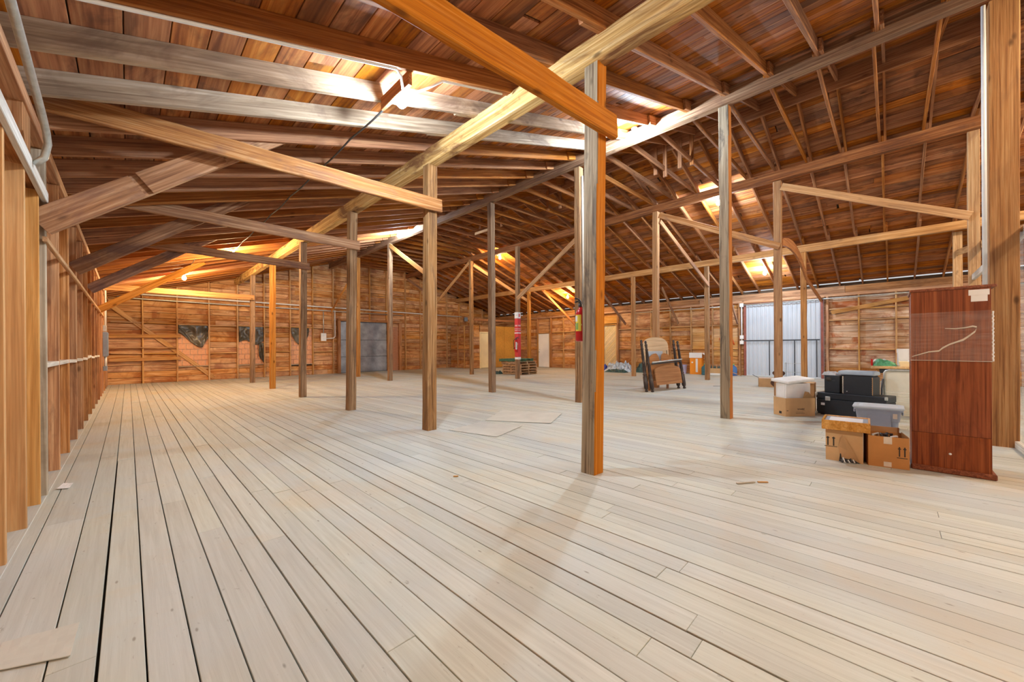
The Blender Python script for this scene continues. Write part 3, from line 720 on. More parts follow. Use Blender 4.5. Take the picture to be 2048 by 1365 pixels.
xb((11.70, 5.10, 5.40), (11.78, 2.0, 3.84), .045, .17, 'tie', 'slanting brace from the bed post down to the post before the corrugated door')
xb((11.85, 5.14, 5.25), (15.68, 4.92, 3.62), .045, .15, 'tie', 'steep slanting brace dropping from the bed post to the short post behind it')
xb((11.72, 8.1, 5.40), (11.36, 10.95, 3.32), .045, .16, 'girt', 'slanting brace falling left onto the red sign post')
xb((11.72, 14.55, 5.45), (11.8, 17.4, 3.80), .045, .15, 'girt', 'slanting brace falling left from the top of the slim post behind the second post')
xb((11.88, 14.42, 5.35), (15.5, 14.18, 3.88), .045, .16, 'girt', 'slanting tie falling right from the slim post towards the pallets')
xb((7.40, 14.2, 5.42), (7.40, 11.2, 3.70), .045, .16, 'girt', 'bright slanting brace beside the bulb on the second beam')
xb((7.45, 17.5, 5.0), (7.45, 20.6, 3.25), .045, .13, 'girt', 'thin slanting brace down to the wall left of the grey roll door')
xb((11.85, 20.6, 5.45), (11.85, 17.6, 3.95), .045, .14, 'brace', 'slanting brace high on the back wall under the third beam end')
xb((16.9, 10.35, 4.05), (18.95, 10.15, 2.52), .05, .14, 'brace', 'dark brace running down to the wall right of the diagonal-board door')
xb((15.8, 13.3, 4.35), (18.95, 13.2, 2.42), .05, .14, 'orange', 'orange brace running down to the wall right of the white door')
xb((17.2, 7.4, 4.0), (18.95, 7.35, 2.40), .05, .13, 'brace', 'dark brace running down to the wall behind the bed')
xb((17.2, 4.80, 4.0), (18.95, 4.78, 2.30), .05, .12, 'brace', 'dark brace running down beside the left edge of the corrugated door')
xb((16.05, -1.32, 3.82), (7.6, -1.28, 2.72), .04, .15, 'girt', 'slanting board with a sawn end, behind the golden post and above the wardrobe')
xb((12.1, -1.19, 2.64), (6.3, -1.19, 2.72), .05, .12, 'whitewood', 'level whitish rail beside the thick golden post at the right edge', name='rail_board', cat='board', group=None)
xb((8.25, -1.12, .045), (5.6, -1.12, .045), .05, .09, 'whitewood', 'pale sill board lying on the floor right of the thick golden post', name='sill_board', cat='board', group=None)
# bowed brace over the corrugated door
def bowed():
    p, q = Vector((11.95, 1.98, 3.98)), Vector((15.65, 1.94, 3.52)); n = 14; vs, fs = [], []
    for i in range(n+1):
        t = i/n; c = p.lerp(q, t); up = .42*math.sin(math.pi*t)**.9
        hh = .10+.04*math.sin(math.pi*t)
        for (dy, dz) in ((-.025, -hh), (.025, -hh), (.025, hh), (-.025, hh)): vs.append((c.x, c.y+dy, c.z+up*.8+dz))
    for i in range(n):
        for k in range(4): fs.append((i*4+k, i*4+(k+1) % 4, i*4+(k+1) % 4+4, i*4+k+4))
    fs += [(3, 2, 1, 0), (n*4, n*4+1, n*4+2, n*4+3)]
    o = add('bowed_brace', mesh(vs, fs), 'orange'); tag(o, 'bowed orange brace arching over the corrugated door between two posts', 'brace', XG)
bowed()
xb((15.75, 1.95, 3.50), (18.95, 1.9, 3.05), .045, .15, 'orange', 'short orange brace between the curved brace and the right wall')
# ================================================================== LAMPS
for (x, y, z, col, k, lab) in LAMPS:
    t = thing('bare_bulb', lab, 'bulb', (x, y, z), 0, 'bare bulbs under the roof')
    r = .062; area = 4*math.pi*r*r
    prof = [(.002, -.075), (.03, -.07), (.052, -.045), (.06, -.015), (.056, .012), (.04, .045), (.024, .07), (.018, .085)]
    mname = 'bulb_glow_%d' % len(bpy.data.materials)
    lathe('glass', prof, emit(mname, col, PW*k/(math.pi*area)), t, 14)
    lathe('socket', [(.03, .085), (.034, .09), (.034, .13), (.055, .135), (.055, .16)], 'white' if col == COOL else 'darkmetal', t, 14)
# ================================================================== CABLES, CONDUITS
def pipe(name, pts, r, mat, label, cat, group=None): return tag(tube(name, pts, r, mat), label, cat, group)
zz = zl(2.03)-.02
pipe('lamp_cable', [(2.03, y, zz-.012-.03*abs(math.sin((y-3.6)*math.pi/.652*.5))) for y in [3.62+.163*i for i in range(57)]]+[(2.04, 12.9, zz)], .011, 'wire', 'long thin cable running back from the nearest bulb to the far bulb', 'cable')
pipe('lamp_cable', [(1.30, 13.4+i*.5, zl(1.30)-.03) for i in range(7)], .009, 'metal', 'short pale cable leading to the farthest left bulb', 'cable')
pts = [(-.44, 3.33, zl(-.44)-.03)]+[(x*.1, 3.30, zl(x*.1)-.022) for x in range(-3, 19)]+[(1.88, 3.36, zl(1.9)-.05), (1.95, 3.45, zl(2)-.12), (2.0, 3.55, zl(2)-.07), (2.03, 3.6, 3.96)]
pipe('conduit', pts, .013, 'pvc', 'pale conduit along a rafter, looping down to the nearest bulb', 'pipe')
pipe('conduit', [(2.05, 3.62, 3.97), (2.12, 3.55, 3.98), (2.22, 3.42, 4.02), (2.34, 3.32, zl(2.34)-.03), (3.2, 3.32, zl(3.2)-.03)], .012, 'pvc', 'white cable leaving the nearest bulb towards the first beam', 'cable')
pipe('conduit', [(-.42, 2.6, 3.19), (-.42, 3.2, 3.11), (-.42, 3.7, 3.04), (-.42, 4.2, 2.97), (-.42, 4.42, 2.92), (-.42, 4.5, 2.86), (-.44, 4.53, 2.76), (-.49, 4.55, 2.70)], .022, 'metal', 'grey-green conduit bending down at the top of the left wall', 'pipe')
pipe('conduit', [(-.25, 20.58, 3.50), (.1, 20.6, 3.47), (3, 20.61, 3.46), (9, 20.61, 3.44), (12.6, 20.61, 3.42), (15.9, 20.61, 3.4)], .03, 'pvc', 'upper long grey conduit along the back wall', 'pipe', 'conduits on the back wall')
pipe('conduit', [(-.3, 20.58, 3.34), (.2, 20.6, 3.29), (3, 20.61, 3.27), (9, 20.61, 3.26), (11.5, 20.61, 3.25)], .026, 'metal', 'lower long grey conduit along the back wall', 'pipe', 'conduits on the back wall')
pipe('conduit', [(7.05, 20.6, 3.2), (7.05, 20.61, 2.11)], .025, 'metal', 'grey conduit dropping to the outlet box on the back wall', 'pipe')
pipe('conduit', [(7.62, 20.6, 3.3), (7.62, 20.6, 1.95), (7.55, 20.6, 1.86), (7.15, 20.62, 1.82)], .025, 'pvc', 'white conduit curving into the outlet box beside the grey roll door', 'pipe')
t = thing('outlet_box', 'small white outlet box on the back wall left of the grey roll door', 'outlet', (7.05, 20.6, 1.9))
box('casing', -.13, .13, -.03, .05, -.2, .2, 'white', t, .01)
for dz in (-.09, .09): box('socket', -.05, .05, -.036, -.03, dz-.05, dz+.05, 'pvc', t, .002)
t = thing('breaker_panel', 'narrow blue-grey electric panel at the far end of the left wall', 'electric box', (-.525, 16.4, 1.12))
box('casing', 0, .10, -.2, .2, 0, .72, 'panelgrey', t, .008)
box('door', .10, .112, -.18, .18, .02, .70, 'panelgrey', t, .004)
box('meter_box', .0, .08, -.13, .13, .74, .92, 'metal', t, .01)
tube('pipe', [(.05, 0, .92), (.05, 0, 1.95)], .025, 'pvc', t, local=True)
tube('lower_pipe', [(.05, 0, -.0), (.05, 0, -.28)], .03, 'pvc', t, local=True)
box('lower_box', .0, .09, -.1, .1, -.42, -.28, 'panelgrey', t, .01)
pipe('conduit', [(18.95, 4.7, 3.08), (18.95, 1, 3.1), (18.95, -3, 3.12)], .025, 'metal', 'grey conduit along the top of the right wall above the corrugated door', 'pipe')
pipe('conduit', [(18.95, 9.8, 3.08), (18.95, 4.9, 3.08)], .02, 'metal', 'thin grey conduit high on the right wall behind the bed', 'pipe')
t = thing('switch_conduit', 'white conduit with two small boxes beside the corrugated door', 'pipe', (18.95, 4.62, 0))
tube('pipe', [(0, 0, 1.5), (0, 0, 3.08)], .025, 'pvc', t, local=True)
for z in (1.45, 1.68, 3.08): box('junction_box', -.05, .05, -.07, .07, z-.08, z+.08, 'white', t, .01)
pipe('conduit', [(7.70, -.86, 2.0), (7.69, -.86, 4), (7.68, -.86, 5.6)], .022, 'pvc', 'white conduit running up the left side of the thick golden post', 'pipe')
t = thing('junction_box', 'small grey junction box high on the back wall right of centre', 'electric box', (16.3, 20.6, 3.25))
box('casing', -.12, .12, -.04, .06, -.14, .14, 'panelgrey', t, .01)
for dx in (-.03, .05): tube('flex_cable', [(dx, -.02, -.14), (dx+.12, -.05, -.45), (dx+.2, -.04, -.8)], .014, 'girt', t, local=True)
# ================================================================== BLACK SHEETS OVER THE BRICKED WINDOWS
def drape(name, x0, x1, zt, zb, seed, label, dx=0):
    nx, nz = 26, 22; vs, fs = [], []
    for j in range(nz+1):
        for i in range(nx+1):
            u, w = i/nx, j/nz; zz = zb(u); x = x0+(x1-x0)*u+dx*w*w*.2; z = zt-(zt-zz)*w
            f = noise.noise(Vector((u*3.0+seed, w*2.2-u*2, seed)))+.5*noise.noise(Vector((u*7+seed, w*5+u*3, 3)))
            vs.append((x, 20.735-.035*w-.085*f*min(1, w*3+.15), z))
    for j in range(nz):
        for i in range(nx):
            a = j*(nx+1)+i; fs.append((a, a+1, a+nx+2, a+nx+1))
    o = add(name, mesh(vs, fs, smooth=True), 'tarpblack'); sm = o.modifiers.new('thickness', 'SOLIDIFY'); sm.thickness = .008
    return tag(o, label, 'plastic sheet', 'black sheets over the bricked windows')
drape('black_sheet', 1.45, 2.40, 2.34, lambda u: 2.0-.60*math.sin(min(1, u*1.25)*math.pi*.5)**1.5+(.5*(u-.8)*4 if u > .8 else 0), 1.3, 'black plastic sheet sagging over the leftmost bricked window')
drape('black_sheet', 3.50, 4.43, 2.34, lambda u: 1.62+.10*math.sin(u*7)-.0*u, 5.1, 'black plastic sheet over the middle bricked window, partly behind a post')
drape('black_sheet', 5.60, 6.40, 2.34, lambda u: 2.05-.55*math.sin(u*math.pi)**.8, 8.4, 'small black plastic scrap hanging on the bricked window nearest the roll door')
drape('black_sheet', 4.24, 4.44, 1.60, lambda u: .65+.35*(1-u), 2.4, 'torn black plastic strip down the right edge of the middle bricked window')
# ================================================================== FIRE EXTINGUISHERS, SIGN
def extinguisher(loc, rz, s, label, hang):
    t = thing('fire_extinguisher', label, 'fire extinguisher', loc, rz, 'fire extinguishers hung on posts')
    lathe('cylinder', [(r*s, z*s) for r, z in ((.02, 0), (.062, .006), (.068, .02), (.068, .36), (.062, .40), (.045, .43), (.024, .45), (.022, .47))], 'red', t, 22)
    lathe('valve', [(.024*s, .47*s), (.03*s, .475*s), (.03*s, .51*s), (.014*s, .52*s)], 'darkmetal', t, 12)
    tube('handle', [(.02*s, 0, .52*s), (-.05*s, 0, .545*s), (-.12*s, 0, .525*s)], .011*s, 'darkmetal', t, local=True)
    tube('lever', [(.02*s, 0, .535*s), (-.05*s, 0, .575*s), (-.125*s, 0, .575*s)], .010*s, 'darkmetal', t, local=True)
    tube('hose', [(.03*s, 0, .50*s), (.085*s, -.02*s, .47*s), (.10*s, -.03*s, .38*s), (.088*s, -.03*s, .25*s), (.082*s, -.03*s, .16*s)], .011*s, 'black', t, local=True)
    lathe('nozzle', [(.010*s, 0), (.02*s, .01*s), (.012*s, .06*s)], 'black', t, 10, Matrix.Translation((.082*s, -.03*s, .11*s)))
    lathe('gauge', [(.001, 0), (.02*s, .002), (.02*s, .012*s), (.001, .014*s)], 'white', t, 12, Matrix.Translation((0, -.03*s, .49*s)) @ Matrix.Rotation(math.pi/2, 4, 'X'))
    def wrap(nm, a0, a1, z0, z1, mat):
        vs = [(math.cos(a0+(a1-a0)*i/8)*.0695*s, math.sin(a0+(a1-a0)*i/8)*.0695*s, z*s) for z in (z0, z1) for i in range(9)]
        add(nm, mesh(vs, [(i, i+1, i+10, i+9) for i in range(8)], smooth=True), mat, t, WM[t])
    wrap('label', 2.6, 3.9, .14, .36, 'yellow'); wrap('green_label', 2.5, 3.3, .16, .25, 'greenlabel'); wrap('white_label', 2.4, 3.1, .27, .345, 'paper')
    wrap('strap', 0, 6.283, .215, .235, 'pvc')
    hang(t); return t
extinguisher((3.475, 2.395, 1.36), 0, .80, 'red fire extinguisher with yellow label, hung on the nearest post', lambda t: box('bracket', -.015, .015, -.10, -.05, .15, .36, 'darkmetal', t, .003))
ss = thing('post_sign', 'red and white sign wrapped round a slim post above the pallets', 'sign', (11.42, 11.0, 0))
hw = .094
for (a, b, m_, nm) in ((.80, .90, 'paper', 'white_band'), (.905, 2.50, 'redwrap', 'red_panel'), (2.505, 2.76, 'paper', 'white_top')):
    o = box(nm, -hw, hw, -hw, hw, a, b, m_, ss, .01)
for dx in (-.16, .16): box('bracket', dx-.03, dx+.03, -hw-.02, -hw+.02, 2.62, 2.66, 'white', ss, .004)
for (rot, off) in ((-math.pi/2, (-hw-.002, 0)), (0, (0, -hw-.002))):
    base = WM[ss] @ Matrix.Translation((off[0], off[1], 0)) @ Matrix.Rotation(rot, 4, 'Z') @ Matrix.Rotation(math.pi/2, 4, 'X')
    for (txt, z, sz, mt) in (('FIRE', 2.20, .085, 'paper'), ('EXTING', 2.07, .05, 'paper'), ('UISHER', 2.00, .05, 'paper')):
        lettering(txt, sz, mt, ss, base @ Matrix.Translation((0, z, 0)))
    # arrow in red on the white band, line under the words
    pass
for x0 in (-hw-.003,): box('rule', -hw-.003, hw, -hw-.003, hw, 1.88, 1.92, 'paper', ss, 0)
box('arrow_stem', -.03, .03, -hw-.004, -hw, 2.56, 2.70, 'redwrap', ss, 0)
extinguisher((11.25, 10.93, 1.12), 2.4, 1.05, 'fire extinguisher with silver nozzle hung on the red sign post', lambda t: box('bracket', -.03, .03, .055, .11, .10, .40, 'metal', t, .003))
# ================================================================== WARDROBE
t = thing('wardrobe', 'tall mahogany wardrobe side with shrink wrap band and white label, at the right edge', 'wardrobe', (5.80, -.42, 0))
def vpanel(name, x0, x1, y0, y1, z0, z1, mat, parent):            # grain runs upwards
    b = WM[parent]
    Mw = b @ Matrix(((0, 0, -1, (x0+x1)/2), (0, 1, 0, (y0+y1)/2), (1, 0, 0, z0), (0, 0, 0, 1)))
    return add(name, timber(z1-z0, y1-y0, x1-x0, .002, 1, 1e-9, mat), None, parent, Mw)
vpanel('side_panel', 0, .025, -.265, .265, .395, 1.845, 'mahogany', t)
vpanel('lower_panel', 0, .025, -.265, .265, .05, .392, 'mahogany', t)
box('back_panel', .02, .56, .24, .262, .05, 1.845, 'mahogany', t, .002)
box('front_door', .02, .56, -.262, -.24, .05, 1.845, 'mahogany', t, .002)
box('far_side', .55, .575, -.265, .265, .05, 1.845, 'mahogany', t, .002)
box('top_board', -.012, .59, -.30, .275, 1.845, 1.872, 'mahogany', t, .005)
box('base_moulding', -.02, .59, -.295, .272, 0, .055, 'mahogany', t, .008)
def wrapband():
    vs = []; n = 10
    pr = [(-.006, .285), (-.006, -.272), (.30, -.272)]
    for z in (1.135, 1.25, 1.4, 1.55, 1.625):
        for (x, y) in pr: vs.append((x, y, z))
    fs = []
    for j in range(4):
        for i in range(2): a = j*3+i; fs.append((a, a+1, a+4, a+3))
    o = add('shrink_wrap', mesh(vs, fs), 'film', t, WM[t]); return o
wrapband()
def crease(pts, w):
    vs, fs = [], []
    for i, (y, z) in enumerate(pts):
        ww = w*(.35+.65*math.sin(math.pi*i/(len(pts)-1)))*(1+.4*noise.noise(Vector((i*.9, 2, 1))))
        vs += [(-.008, y, z-ww), (-.013, y, z), (-.008, y, z+ww)]
    for i in range(len(pts)-1):
        for k in range(2): a = i*3+k; fs.append((a, a+1, a+4, a+3))
    return add('wrap_crease', mesh(vs, fs, smooth=True), 'tape', t, WM[t])
crease([(.26, 1.175), (.20, 1.20), (.14, 1.225), (.07, 1.235), (.045, 1.265), (0, 1.30), (-.05, 1.325), (-.09, 1.345), (-.13, 1.385), (-.165, 1.425), (-.175, 1.465), (-.15, 1.475), (-.10, 1.462), (-.04, 1.455), (.03, 1.46)], .010)
tube('wrap_edge', [(-.008, .27, 1.137), (-.009, 0, 1.136), (-.009, -.27, 1.132)], .0035, 'tape', t, 6, True)
tube('wrap_roll_edge', [(-.004+.004*math.sin(i*1.9), -.274-.003*math.sin(i*2.7), 1.135+i*.0165) for i in range(30)], .006, 'paper', t, 6, True)
box('paper_label', -.004, .0, -.255, -.125, 1.775, 1.83, 'paper', t, 0)
box('paper_label', -.004, .0, -.243, -.14, 1.715, 1.776, 'paper', t, 0)
lathe('screw_cap', [(.001, 0), (.011, .001), (.011, .003), (.001, .005)], 'paper', t, 12, Matrix.Translation((-.0, .0, .20)) @ Matrix.Rotation(-math.pi/2, 4, 'Y'))
# ================================================================== BOXES BY THE WARDROBE
def arrows(par, x, y0, z0, s, Mw=None):
    for dy in (0, .05*s/.1):
        box('up_arrow', x-.0015, x, y0+dy-.006, y0+dy+.006, z0, z0+s, 'ink', par, 0)
        box('up_arrow', x-.0015, x, y0+dy-.014, y0+dy+.014, z0+s*.82, z0+s*.92, 'ink', par, 0)
    box('arrow_base', x-.0015, x, y0-.03, y0+.08*s/.1, z0-.012, z0-.006, 'ink', par, 0)
t = thing('cardboard_box', 'torn cardboard box with a framed wooden tray on it, left of the open box', 'box', (5.62, .215, 0), .06)
# local +Y runs towards the left end of the face
box('front_wall', 0, .006, 0, .315, 0, .34, 'card2', t, .001); box('back_wall', .38, .386, 0, .315, 0, .34, 'card2', t, .001)
box('side_wall', .006, .38, 0, .006, 0, .34, 'card2', t, .001); box('side_wall', .006, .38, .309, .315, 0, .34, 'card2', t, .001)
box('bottom', .006, .38, .006, .309, 0, .006, 'card', t, .001); box('lid_flaps', .0, .386, 0, .315, .34, .348, 'card', t, .001)
arrows(t, 0, .245, .165, .10)
vs = [(-.002, .02, .005), (-.002, .19, .02), (-.002, .205, .17), (-.03, .17, .31), (-.012, .13, .13)]
add('torn_flap', mesh(vs, [(0, 1, 4), (1, 2, 4), (2, 3, 4), (4, 3, 0)]), 'card', t, WM[t])
vs = [(-.004, .02, .002), (-.004, .20, .002), (-.004, .19, .09), (-.004, .10, .05)]
add('torn_hole', mesh(vs, [(0, 1, 2, 3)]), 'ink', t, WM[t])
for k in range(7): tube('scrap', [(-.02-.01*k % 3, .05+.02*k, .01), (-.03, .06+.021*k, .03+.01*(k % 3)), (-.015, .075+.02*k, .012)], .007, 'foam' if k % 2 else 'darkmetal', t, 6, True)
t = thing('wooden_tray', 'shallow wooden frame with pale glass top, resting on the torn box', 'tray', (5.565, .155, .352), .03)
for nm, a in (('rail', (0, .02, 0, .405)), ('rail', (.42, .44, 0, .405)), ('rail', (.02, .42, 0, .02)), ('rail', (.02, .42, .385, .405))): box(nm, a[0], a[1], a[2], a[3], 0, .105, 'newstud', t, .003)
box('base', .02, .42, .02, .385, .005, .02, 'card', t, 0); box('pane', .02, .42, .02, .385, .085, .092, 'bluegrey', t, 0)
box('white_sheet', .07, .37, .06, .345, .0925, .094, 'paper', t, 0)
t = thing('open_cardboard_box', 'open orange-brown cardboard box against the wardrobe, up arrows on its face', 'box', (5.63, .175, 0), math.radians(-81))
L, Dp, hh = .315, .33, .325
box('front_wall', 0, L, 0, .006, 0, hh, 'cardorange', t, .001); box('back_wall', 0, L, Dp-.006, Dp, 0, hh, 'cardorange', t, .001)
box('side_wall', 0, .006, .006, Dp-.006, 0, hh, 'cardorange', t, .001); box('side_wall', L-.006, L, .006, Dp-.006, 0, hh+.01, 'cardorange', t, .001)
box('bottom', .006, L-.006, .006, Dp-.006, 0, .006, 'card', t, .001)
box('flap', 0, L-.02, Dp, Dp+.006, hh-.02, hh+.055, 'card', t, .001)
for (x0, x1, z0, z1) in ((.12, .185, hh-.075, hh), (.12, .18, .01, .06)): box('tape', x0, x1, -.0015, 0, z0, z1, 'tape', t, 0)
for k in range(2):
    box('up_arrow', .235+.04*k, .245+.04*k, -.0015, 0, .13, .23, 'ink', t, 0); box('up_arrow', .228+.04*k, .252+.04*k, -.0015, 0, .205, .215, 'ink', t, 0)
box('arrow_base', .22, .30, -.0015, 0, .112, .119, 'ink', t, 0)
c = thing('packing_scraps', 'white and dark packing scraps inside the open box', 'packing', WM[t] @ Vector((.16, .16, .2)))
for k in range(5):
    a = random.uniform(-.09, .09); b_ = random.uniform(-.09, .09)
    tube('strip', [(a-.07, b_, .0), (a-.03, b_+.02, .10+.02*k % .05), (a+.03, b_-.02, .12), (a+.08, b_, .02)], .012, 'foam' if k % 2 else 'darkmetal', c, 6, True)
# ================================================================== GREY TOTE
t = thing('storage_tote', 'grey plastic storage tote with pale lid, in front of the black trunk', 'tote', (7.82, .135, 0))
def rrect(hx, hy, r, z, n=5):
    out = []
    for (cx, cy, a0) in ((hx-r, hy-r, 0), (-hx+r, hy-r, 90), (-hx+r, -hy+r, 180), (hx-r, -hy+r, 270)):
        for k in range(n+1):
            a = math.radians(a0+90*k/n); out.append((cx+r*math.cos(a), cy+r*math.sin(a), z))
    return out
def loft(name, rings, mat, parent, cap=True, Mw=None):
    n = len(rings[0]); vs = [p for r in rings for p in r]; fs = []
    for j in range(len(rings)-1):
        for i in range(n): fs.append((j*n+i, j*n+(i+1) % n, (j+1)*n+(i+1) % n, (j+1)*n+i))
    if cap: fs += [tuple(reversed(range(n))), tuple(range((len(rings)-1)*n, len(rings)*n))]
    base = WM[parent] if parent is not None else Matrix.Identity(4)
    return add(name, mesh(vs, fs), mat, parent, base @ (Mw or Matrix.Identity(4)))
loft('body', [rrect(.165, .20, .04, 0), rrect(.175, .215, .045, .20), rrect(.182, .225, .045, .205), rrect(.20, .245, .05, .37)], 'tote', t)
loft('rim', [rrect(.205, .25, .05, .345), rrect(.215, .262, .055, .35), rrect(.215, .262, .055, .372), rrect(.2, .25, .05, .375)], 'tote', t)
loft('lid', [rrect(.222, .27, .06, .372), rrect(.228, .276, .06, .39), rrect(.222, .27, .06, .405), rrect(.19, .235, .05, .412), rrect(.165, .205, .05, .402), rrect(.13, .16, .04, .418)], 'totelid', t)
for s in (-1, 1): box('handle', -.09, .09, s*.255-.012, s*.255+.012, .29, .345, 'tote', t, .01)
box('side_recess', -.196, -.178, -.14, .12, .05, .31, 'tote', t, .012); box('sticker', -.199, -.196, -.20, -.155, .25, .32, 'tape', t, 0)
# ================================================================== BLACK TRUNK AND WHAT STANDS ON IT
RZ = math.atan2(-.9, -.25)
t = thing('storage_chest', 'long low black trunk with metal corners, under the two black cases', 'trunk', (9.2, 1.0, 0), RZ)
box('body', 0, .98, 0, .45, .02, .30, 'black', t, .008); box('lid', -.005, .985, -.005, .455, .303, .415, 'black', t, .01)
for x in (0, .98):
    for z in (.03, .39): box('corner', x-.02, x+.02, -.012, .03, z-.03, z+.03, 'metal', t, .012, 2)
box('latch', .14, .22, -.02, 0, .27, .35, 'metal', t, .01, 2); box('sticker', .07, .13, -.002, 0, .18, .225, 'paper', t, 0)
for x in (.05, .9): box('foot', x, x+.05, .03, .42, 0, .02, 'darkmetal', t, .003)
def on_trunk(name, label, cat, x, y, z, group=None): return thing(name, label, cat, WM_trunk @ Vector((x, y, z)), RZ, group)
WM_trunk = WM[t].copy()
t = on_trunk('black_case', 'narrow black case with an oval handle hole, standing on the trunk', 'case', .10, .06, .416)
box('body', 0, .235, 0, .32, 0, .31, 'black', t, .012, 2); box('top_cover', -.004, .239, -.004, .324, .31, .325, 'darkmetal', t, .006)
lathe('handle_hole', [(.001, 0), (.03, .001), (.034, .006), (.03, .010), (.001, .010)], 'ink', t, 20, Matrix.Translation((.07, -.001, .25)) @ Matrix.Rotation(math.pi/2, 4, 'X') @ Matrix.Scale(1.5, 4, (1, 0, 0)))
box('hole_rim', .02, .17, -.006, 0, .215, .225, 'darkmetal', t, .002)
t = on_trunk('black_case', 'wide black case with a torn pale edge, standing on the trunk', 'case', .39, .05, .416)
loft('body', [[(x, y, z) for (x, z) in ((0, 0), (.40, 0), (.40, .30), (.375, .335), (.025, .335), (0, .30))] for y in (0, .33)], 'black', t)
tube('torn_edge', [(-.004+.006*math.sin(i*2.3), -.004, .01+i*.011) for i in range(29)], .007, 'tape', t, 6, True)
tube('torn_edge', [(.404+.004*math.sin(i*2.1), -.004, .01+i*.011) for i in range(29)], .005, 'card', t, 6, True)
box('sticker', .045, .06, -.002, 0, .045, .055, 'paper', t, 0)
t = on_trunk('flat_grey_device', 'flat blue-grey device lying on top of the wide black case', 'device', .30, .08, .752)
loft('body', [rrect(.25, .15, .03, .012), rrect(.255, .155, .03, .03), rrect(.25, .15, .03, .07), rrect(.22, .12, .03, .085)], 'bluegrey', t, Mw=Matrix.Translation((.25, .15, 0)))
box('base', .04, .48, .02, .28, 0, .014, 'darkmetal', t, .004)
box('panel', .05, .40, .03, .10, .084, .088, 'totelid', t, .002)
t = on_trunk('plastic_bag', 'crumpled clear bag on the narrow black case', 'bag', .17, .2, .742)
def blob(name, rx, ry, h, seed, mat, parent=None, Mw=None, nx=26, ny=20, cr=1.0, n2=4.0):
    vs, fs = [], []
    for j in range(ny+1):
        for i in range(nx+1):
            u, v = i/nx*2-1, j/ny*2-1
            a = max(0, 1-abs(u)**n2)*max(0, 1-abs(v)**n2)
            p = Vector((u*rx*6+seed, v*ry*6, seed))
            f = abs(noise.noise(p))*1.3+.6*abs(noise.noise(p*2.7))+.3*noise.noise(p*5.5)
            e = 1+.18*noise.noise(Vector((u*2+seed, v*2, 9)))
            z = h*(a**.6)*(.45+cr*.62*f) if a > 0 else 0
            vs.append((u*rx*e, v*ry*e, z))
    for j in range(ny):
        for i in range(nx): a = j*(nx+1)+i; fs.append((a, a+1, a+nx+2, a+nx+1))
    per = [i for i in range(nx+1)]+[(j)*(nx+1)+nx for j in range(1, ny+1)]+[ny*(nx+1)+i for i in range(nx-1, -1, -1)]+[j*(nx+1) for j in range(ny-1, 0, -1)]
    fs.append(tuple(reversed(per)))
    base = WM[parent] if parent is not None else Matrix.Identity(4)
    return add(name, mesh(vs, fs), mat, parent, base @ (Mw or Matrix.Identity(4)))
blob('film', .11, .14, .07, 3.3, 'clear', t, nx=14, ny=12)
# ================================================================== CARDBOARD AND FOAM BOXES LEFT OF THE TRUNK
t = thing('cardboard_box', 'low tan cardboard box under the white foam box', 'box', (8.45, 1.36, 0), math.atan2(-.37, .41))
L, Dp, hh = .56, .30, .335
for nm, a in (('front_wall', (0, L, 0, .006)), ('back_wall', (0, L, Dp-.006, Dp)), ('side_wall', (0, .006, .006, Dp-.006)), ('side_wall', (L-.006, L, .006, Dp-.006))):
    box(nm, a[0], a[1], a[2], a[3], 0, hh, 'card2', t, .001)
box('bottom', .006, L-.006, .006, Dp-.006, 0, .006, 'card', t, .001)
vs = [(.33, -.0, hh), (.52, .0, hh), (.36, -.10, hh+.115), (.30, -.08, hh+.13)]
add('raised_flap', mesh(vs, [(0, 1, 2, 3)]), 'card', t, WM[t]).modifiers.new('thickness', 'SOLIDIFY').thickness = .005
b_ = WM[t] @ Matrix.Translation((.29, -.001, .13)) @ Matrix.Rotation(math.pi/2, 4, 'X')
PRINT = [(t, 'WARE', .05, 'ink', b_)]
box('print_line', .19, .36, -.0015, 0, .055, .060, 'ink', t, 0); box('print_line', .19, .33, -.0015, 0, .08, .084, 'ink', t, 0)
box('print_mark', .015, .05, -.0015, 0, .10, .11, 'ink', t, 0); box('print_mark', -.0015, 0, .10, .16, .04, .085, 'ink', t, 0)
M2 = WM[t].copy()
t = thing('foam_box', 'white foam box with a slipped lid, sitting in the low tan cardboard box', 'box', M2 @ Vector((.03, .03, .27)), math.atan2(-.37, .41))
for nm, a in (('wall', (0, .47, 0, .03)), ('wall', (0, .47, .22, .25)), ('wall', (0, .03, .03, .22)), ('wall', (.44, .47, .03, .22))): box(nm, a[0], a[1], a[2], a[3], 0, .33, 'foam', t, .006)
box('bottom', .03, .44, .03, .22, 0, .03, 'foam', t, .004)
Ml = Matrix.Translation((.23, .14, .385)) @ Matrix.Rotation(-.06, 4, 'Y') @ Matrix.Rotation(.10, 4, 'X') @ Matrix.Rotation(.15, 4, 'Z')
box('lid', -.27, .33, -.17, .20, -.03, .025, 'foam', t, .018, 2, Mw=Ml)
t = thing('cardboard_box', 'plain cardboard box half hidden between the foam box and the trunk', 'box', (9.28, 1.04, 0), .05)
box('body', 0, .42, 0, .36, 0, .56, 'card', t, .004); box('lid_flap', -.02, .21, 0, .36, .562, .568, 'card2', t, .001); box('lid_flap', .212, .42, 0, .36, .562, .568, 'card2', t, .001)
